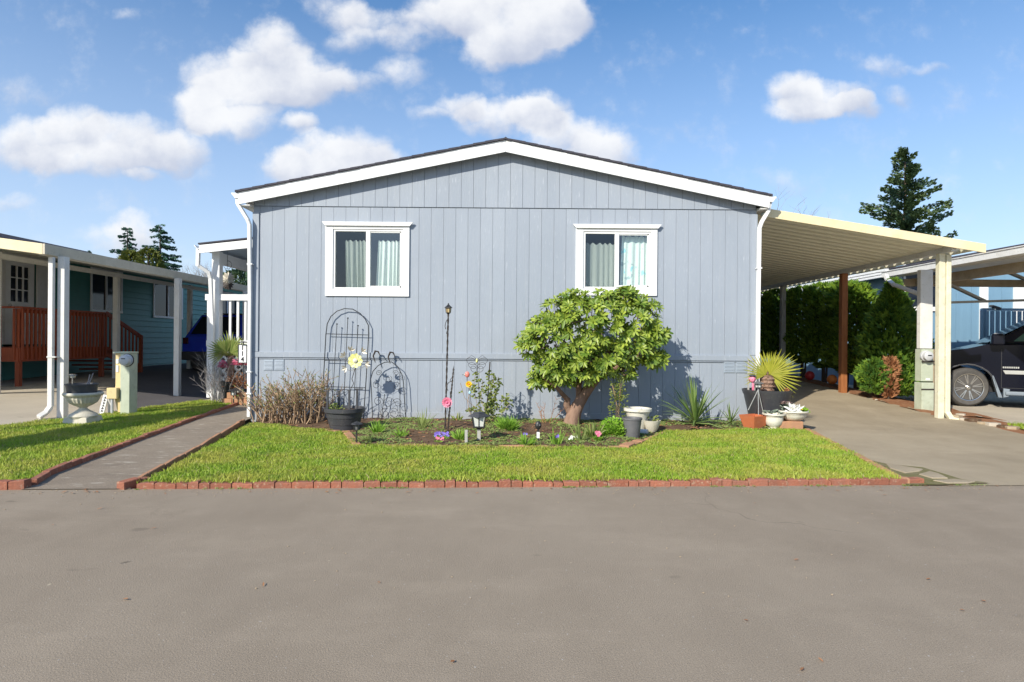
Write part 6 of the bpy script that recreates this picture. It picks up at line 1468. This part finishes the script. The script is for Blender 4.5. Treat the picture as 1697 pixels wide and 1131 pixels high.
# terracotta square pot
xt = P(1251, 700, 9.12).x; ang = rad(24); o = thing('terracotta_pot', 'square tapered terracotta pot at the right end of the lawn edge', 'pot', (xt, 9.15, .03))
def sq(hw, z): return [(xt+hw*(sx_*math.cos(ang)-sy_*math.sin(ang)), 9.15+hw*(sx_*math.sin(ang)+sy_*math.cos(ang)), z) for sx_, sy_ in ((-1,-1),(1,-1),(1,1),(-1,1))]
V = sq(.10,.03)+sq(.155,.235)+sq(.135,.235)+sq(.12,.15); MB().add(V, [(0,3,2,1)]+[(a+q, (a+1) % 4+q, (a+1) % 4+q+4, a+q+4) for q in (0,4,8) for a in range(4)]+[(12,13,14,15)]).build('pot_body', TERRA, o)
# white footed pot
xf = P(1281.5, 695, 9.1).x; o = pot('white_footed_pot', 'white glazed footed pot with pale succulents next to the terracotta pot', (xf, 9.08), [(.105,.035),(.11,.05),(.06,.065),(.08,.08),(.115,.11),(.13,.17),(.135,.245),(.165,.255),(.165,.275)], WPOT)
def rosettes(name, label, c, r, n, mat, s_=.05, cat='succulent'):
    m = MB()
    for k in range(n):
        p_ = Vector(c)+Vector((R.uniform(-1,1)*r, R.uniform(-1,1)*r*.7, R.uniform(0,.04)))
        for q in range(10): a = q*2.4; e = .3+.09*q; m.leaf(p_, (math.cos(a)*math.cos(e), math.sin(a)*math.cos(e), math.sin(e)), (0,0,1), s_*(1-.05*q), s_*.5, 0, ((0,.5),(.6,1),(1,.1)))
    return tag(m.build(name, mat, loc=c), label, cat)
rosettes('pale_succulents', 'pale grey-green succulents filling the white footed pot', (xf, 9.08, .265), .12, 14, SUCC)
xb = P(1313.5, 690, 9.15).x
o = MB().box(P(1293,704,9.0).x, P(1331,704,9.0).x, 8.99, 9.3, .0, P(1312,699,9.0).z).build('brick_slab', BRICKT, bevel=.008); tag(o, 'orange brick slab under the wide white bowl', 'brick')
zs_ = P(1312,699,9.0).z+.003
pot('white_bowl_planter', 'wide white bowl planter with mixed flowers on an orange brick slab', (xb, 9.15), [(.10,zs_),(.15,zs_+.02),(.19,zs_+.07),(.195,zs_+.11),(.205,zs_+.12),(.225,zs_+.13),(.225,zs_+.15)], WPOT, flute=(1,2,.03))
zt_ = zs_+.13
rosettes('teal_succulent', 'teal green rosettes between the dark tub and white bowl', (P(1291,655,9.3).x, 9.25, P(1291,658,9.3).z), .05, 4, TEALS, .055)
tag(MB().tube([(P(1291,655,9.25).x, 9.27, .05), (P(1291,658,9.25).x, 9.26, P(1291,658,9.3).z+.01)], .02, 6).build('succulent_stalk', BARK), 'woody stalk carrying the teal rosettes', 'stem')
rosettes('purple_succulent', 'dusky pinkish succulent at the back left of the white bowl', (P(1302,661,9.2).x, 9.2, zt_+.09), .07, 8, M('dusky_leaf', (.42,.28,.26), (.5,.38,.34), .6, isl=.4), .06)
clump('brown_moss_ball', 'brown dry mound behind the white bowl flowers', 'plant', Vector((P(1304,652,9.35).x, 9.35, P(1304,655,9.35).z)), (.06,.05,.10), 160, BROWNL, .04, .02)
clump('stem_mass', 'tangled stems filling the back of the white bowl', 'plant', Vector((P(1303,670,9.22).x, 9.22, zt_-.01)), (.11,.07,.14), 220, SUCC, .045, .02)
m = MB(); c = Vector((P(1315,668,9.05).x, 9.05, zt_))
for k in range(70): a = R.uniform(0,6.28); e = R.uniform(.1,1.4); m.leaf(c+Vector((R.uniform(-.05,.05),R.uniform(-.04,.04),R.uniform(0,.05))), (math.cos(a)*math.cos(e)+.25, math.sin(a)*math.cos(e), math.sin(e)), (R.uniform(-1,1),-1,.3), R.uniform(.07,.14), .028, .1)
tag(m.build('silver_foliage', WPET, loc=c), 'white silvery-leaved plant in the white bowl planter', 'plant')
clump('yellow_blooms', 'small yellow and orange blooms at the right of the white bowl', 'flowers', Vector((P(1322,671,9.1).x, 9.1, zt_+.02)), (.06,.05,.06), 40, YEL, .03, .02)
clump('trailing_greens', 'green trailing plant spilling over the right side of the white bowl', 'plant', Vector((P(1330,676,9.12).x, 9.12, zt_-.01)), (.10,.07,.07), 150, PARS, .04, .02)
# ================================================================== DISTANT TREES
def conifer(name, label, px, pytop, Y, rad_w, zlow, mat, tiers, seed, L=.9, droop=.35, irr=.25, up=0.0, group=None, dens=1.0, vth=1.0):
    rr = random.Random(seed); t_ = P(px, pytop, Y); x = t_.x; top = t_.z; o = thing(name, label, 'tree', (x, Y, 0), group)
    MB().tube([(x,Y,-.1),(x+.1,Y,top*.5),(x,Y,top-.1)], [top*.022, top*.014, .02], 7).build('trunk', DBARK, o)
    lim = MB(); m = MB(); hgt = top-zlow
    for i in range(tiers):
        f = (i+.5)/tiers; nb_ = 5+int(4*f)
        for k in range(nb_):
            f = (i+rr.random()*1.1)/tiers; z = top-hgt*f*.98-.05
            a = rr.uniform(0, 6.283); ln = rad_w*(f**.85)*rr.uniform(1-irr*1.6, 1+irr)*(1+irr*.7*math.sin(a*2+seed+f*9))+.12*rad_w*(1-f)
            d = Vector((math.cos(a), math.sin(a), .15+up)); pts = [Vector((x, Y, z))]; n = 6
            for s_ in range(n):
                u = (s_+1)/n; pts.append(Vector((x+math.cos(a)*ln*u, Y+math.sin(a)*ln*u, z+ln*(.12+up)*u-droop*ln*u*u*(1-.45*u*u)+rr.uniform(-.02,.02)*ln)))
            lim.tube(pts, [.035*ln*.35*(1-.13*q)+.004 for q in range(n+1)], 3, caps=False)
            for q in range(int(ln/L*20*dens)+8):
                u = rr.random()**.75*n; j = min(int(u), n-1); p_ = pts[j].lerp(pts[j+1], u-j)+Vector((0,0,rr.uniform(-.32,.22)*L*vth)); dd = (pts[j+1]-pts[j]).normalized(); sd = dd.cross(Vector((0,0,1))).normalized()*rr.choice((-1,1))
                m.quad(p_, dd*rr.uniform(.5,1)+sd*rr.uniform(.2,1.1)+Vector((0,0,rr.uniform(-.45,.25)+up)), (rr.uniform(-.4,.4),rr.uniform(-1,1),1), L*rr.uniform(.35,.8)*(1-.35*u/n), L*.24)
                m.quad(p_, dd+sd*rr.uniform(-.3,.6)+Vector((0,0,rr.uniform(-.2,.5))), (0,-1,rr.uniform(-.3,.3)), L*rr.uniform(.3,.6)*(1-.3*u/n), L*.22)
    lim.build('limbs', DBARK, o); m.build('crown', mat, o); return o
conifer('fir_tree', 'tall irregular dark green fir rising behind the right carport', 1500, 246, 60, 4.5, 6.5, FIR, 25, 11, .8, .08, .42, .22, dens=1.1, vth=1.2)
conifer('spruce_tree', 'taller pointed spruce behind the left carport roof', 265, 372, 50, 2.7, 3.5, SPRU, 24, 5, .42, .34, .16, dens=.8, vth=.6)
conifer('spruce_tree', 'smaller sparse spruce left of the pointed one behind the left carport', 211, 376, 50, 2.1, 4.4, SPRU, 16, 9, .4, .38, .30, dens=.65, vth=.6)
conifer('spruce_tree', 'tip of a distant conifer just above the left carport roof', 152, 416, 60, 1.6, 6.0, SPRU, 8, 3, .5, .2, .3)
for px, py, r, lb in ((216,418,.55,'small golden-green rounded conifer left of the gap behind the left carport'),(246,414,.62,'golden-green rounded conifer in front of the taller spruce')):
    Y = 36; t_ = P(px, py, Y); o = thing('golden_conifer', lb, 'tree', (t_.x, Y, 0))
    MB().tube([(t_.x,Y,-.1),(t_.x,Y,t_.z-.3)], .07, 6).build('trunk', DBARK, o); m = MB(); sprays(m, (t_.x,Y,.6), (r*1.3,r*1.1,t_.z-.6), 1900, .3, .09, shape=lambda z: (1 if z < .7 else max(.05, math.sqrt(max(0, 1-((z-.7)/.3)**2))))); m.build('crown', GOLDC, o)
def bare_tree(name, label, px, pytop, Y, w_, seed, r0=.12, depth=5, group=None):
    rr = random.Random(seed); t_ = P(px, pytop, Y); h = t_.z; o = thing(name, label, 'tree', (t_.x, Y, 0), group); tr = MB(); m = MB()
    tr.tube([(t_.x,Y,-.1),(t_.x+.05,Y,h*.4)], [r0, r0*.8], 7); tr.build('trunk', DBARK, o)
    def rec(p_, d, ln, r, k):
        pts = [p_]; q = p_; 
        for s_ in range(3): d = (d+Vector((rr.uniform(-.22,.22), rr.uniform(-.22,.22), rr.uniform(0,.12)))).normalized(); q = q+d*ln/3; pts.append(q)
        m.tube(pts, [r, r*.85, r*.7, r*.55], 3 if k > 1 else 5, caps=False)
        if k >= depth: return
        for _ in range(rr.choice((2,3,3))): rec(pts[rr.choice((2,3,3))], (d+Vector((rr.uniform(-.8,.8)*w_, rr.uniform(-.8,.8)*w_, rr.uniform(-.1,.35)))).normalized(), ln*rr.uniform(.62,.82), r*.55, k+1)
    for _ in range(4): rec(Vector((t_.x+.05,Y,h*.38)), Vector((rr.uniform(-.6,.6)*w_, rr.uniform(-.5,.5), 1)).normalized(), h*.21, r0*.6, 1)
    m.build('branches', GTWIG, o); return o
bare_tree('bare_tree', 'leafless tree just above the right carport roof beside the house eave', 1303, 300, 70, 1.3, 4, .22, 5)
for i, (px, py, sd, lb) in enumerate(((305,428,1,'leftmost pale leafless tree between spruce and porch roof'),(322,424,2,'second pale leafless tree left of the porch roof'),(340,430,3,'pale leafless tree just left of the porch downspout'),(362,440,8,'pale leafless tree seen beside the porch post'))):
    bare_tree('bare_tree', lb, px, py, 70, .7, sd, .13, 5)
c = P(398, 448, 45); o = thing('broadleaf_tree', 'grey-green leafy tree seen under the porch roof', 'tree', (c.x, 45, 0))
MB().tube([(c.x,45,-.1),(c.x,45,c.z-1)], [.2,.08], 7).build('trunk', DBARK, o); m = MB(); sprays(m, (c.x,45,1.4), (1.9,1.6,c.z-1.4), 2200, .35, .12, inner=.2); m.build('crown', FIR, o)
# added off-frame slab on posts, only there to shade the side lawn
aw = thing('added_shadow_slab', 'unseen flat slab on two posts, added to cast shade on the side lawn', 'shadow caster', (-9.45, 4, 0))
MB().prism([(-10.4,1.0),(-9.55,1.0),(-9.1,4.4),(-8.6,6.6),(-9.5,6.6),(-9.85,4.4)], 'z', 4.0, 4.08).build('roof_panel', GREYW, aw)
for x_, y_ in ((-9.6,1.6),(-9.0,5.9)): MB().box(x_-.05, x_+.05, y_-.05, y_+.05, gz(x_,y_)-.02, 4.0).build('post', GREYW, aw)

# litter along the road edge and scattered grit
m = MB(); rl_ = random.Random(21)
for k in range(700):
    X = rl_.uniform(-6, 7)
    Y = yedge(X)-.05-abs(rl_.gauss(0, .12)) if rl_.random() < .6 else rl_.uniform(1.5, 5.4)
    s_ = rl_.uniform(.002, .0055)*(1.0 if Y > 3 else .5)
    m.ball((X, Y, .002+s_*.3), s_*rl_.uniform(.7,1.6), s_, s_*.6, n=5, m=3)
tag(m.build('road_grit', TANW, loc=(0,0,0)), 'fine grit along the road edge', 'grit', kind='stuff')
m = MB()
for k in range(150):
    X = rl_.uniform(-5, 7); Y = yedge(X)-.04-abs(rl_.gauss(0, .10)) if rl_.random() < .7 else rl_.uniform(2, 5.4); a = rl_.uniform(0, 6.28)
    m.leaf((X, Y, .006), (math.cos(a), math.sin(a), .12), (0,0,1), rl_.uniform(.02,.05), rl_.uniform(.004,.018), 0)
tag(m.build('leaf_litter', BROWNL, loc=(0,0,0)), 'dry leaf litter along the road edge', 'litter', kind='stuff')
m = MB()
for k in range(420):
    X = rl_.uniform(-3.3, 4.6); Y = yedge(X)-.028-abs(rl_.gauss(0,.012)); a = rl_.uniform(0, 6.28)
    if mn.noise(Vector((X*2.2, 0, 4))) < .02: continue
    for q in range(3): m.leaf((X, Y, 0), (math.cos(a+q*2), math.sin(a+q*2), 1.2), (0,-1,.3), rl_.uniform(.012,.035), .007, .3)
tag(m.build('edge_weeds', WEED, loc=(0,0,0)), 'tiny weeds in the joint between bricks and road', 'weeds', kind='stuff')

m = MB()
for k in range(520):
    X = rl_.uniform(-4.0, 3.8); Y = rl_.uniform(7.55, 9.95)
    if not inpoly(X, Y, bedp): continue
    a = rl_.uniform(0, 6.28); m.leaf((X, Y, bedz(X, Y)+.008), (math.cos(a), math.sin(a), rl_.uniform(0,.4)), (0,-.3,1), rl_.uniform(.03,.07), rl_.uniform(.008,.025), 0)
tag(m.build('dead_leaves', BROWNL, loc=(0,0,0)), 'dead leaves and dry bits lying on the flower bed', 'litter', kind='stuff')
grass('grass_fringe', [(-3.3,yedge(-3.3)+.0),(3.7,yedge(3.7)+.02),(3.7,yedge(3.7)+.14),(-3.3,yedge(-3.3)+.11)], 2600, .045, 'ragged grass fringe leaning over the red bricks', .02, .06, seed=9)
fz_ = gz(6, 24); m = MB(); x_ = 4.15
while x_ < 10.0: m.box(x_, x_+.13, 24.6, 24.625, fz_-.02, fz_+1.85+rl_.uniform(-.01,.01)); x_ += .137
bf = thing('board_fence', 'weathered vertical board fence closing the far end of the right driveway', 'fence', (7, 24.6, fz_))
m.build('boards', TANW, bf)
for z_ in (.4, 1.5): MB().box(4.15, 10.0, 24.63, 24.67, fz_+z_, fz_+z_+.09).build('rail', TANW, bf)
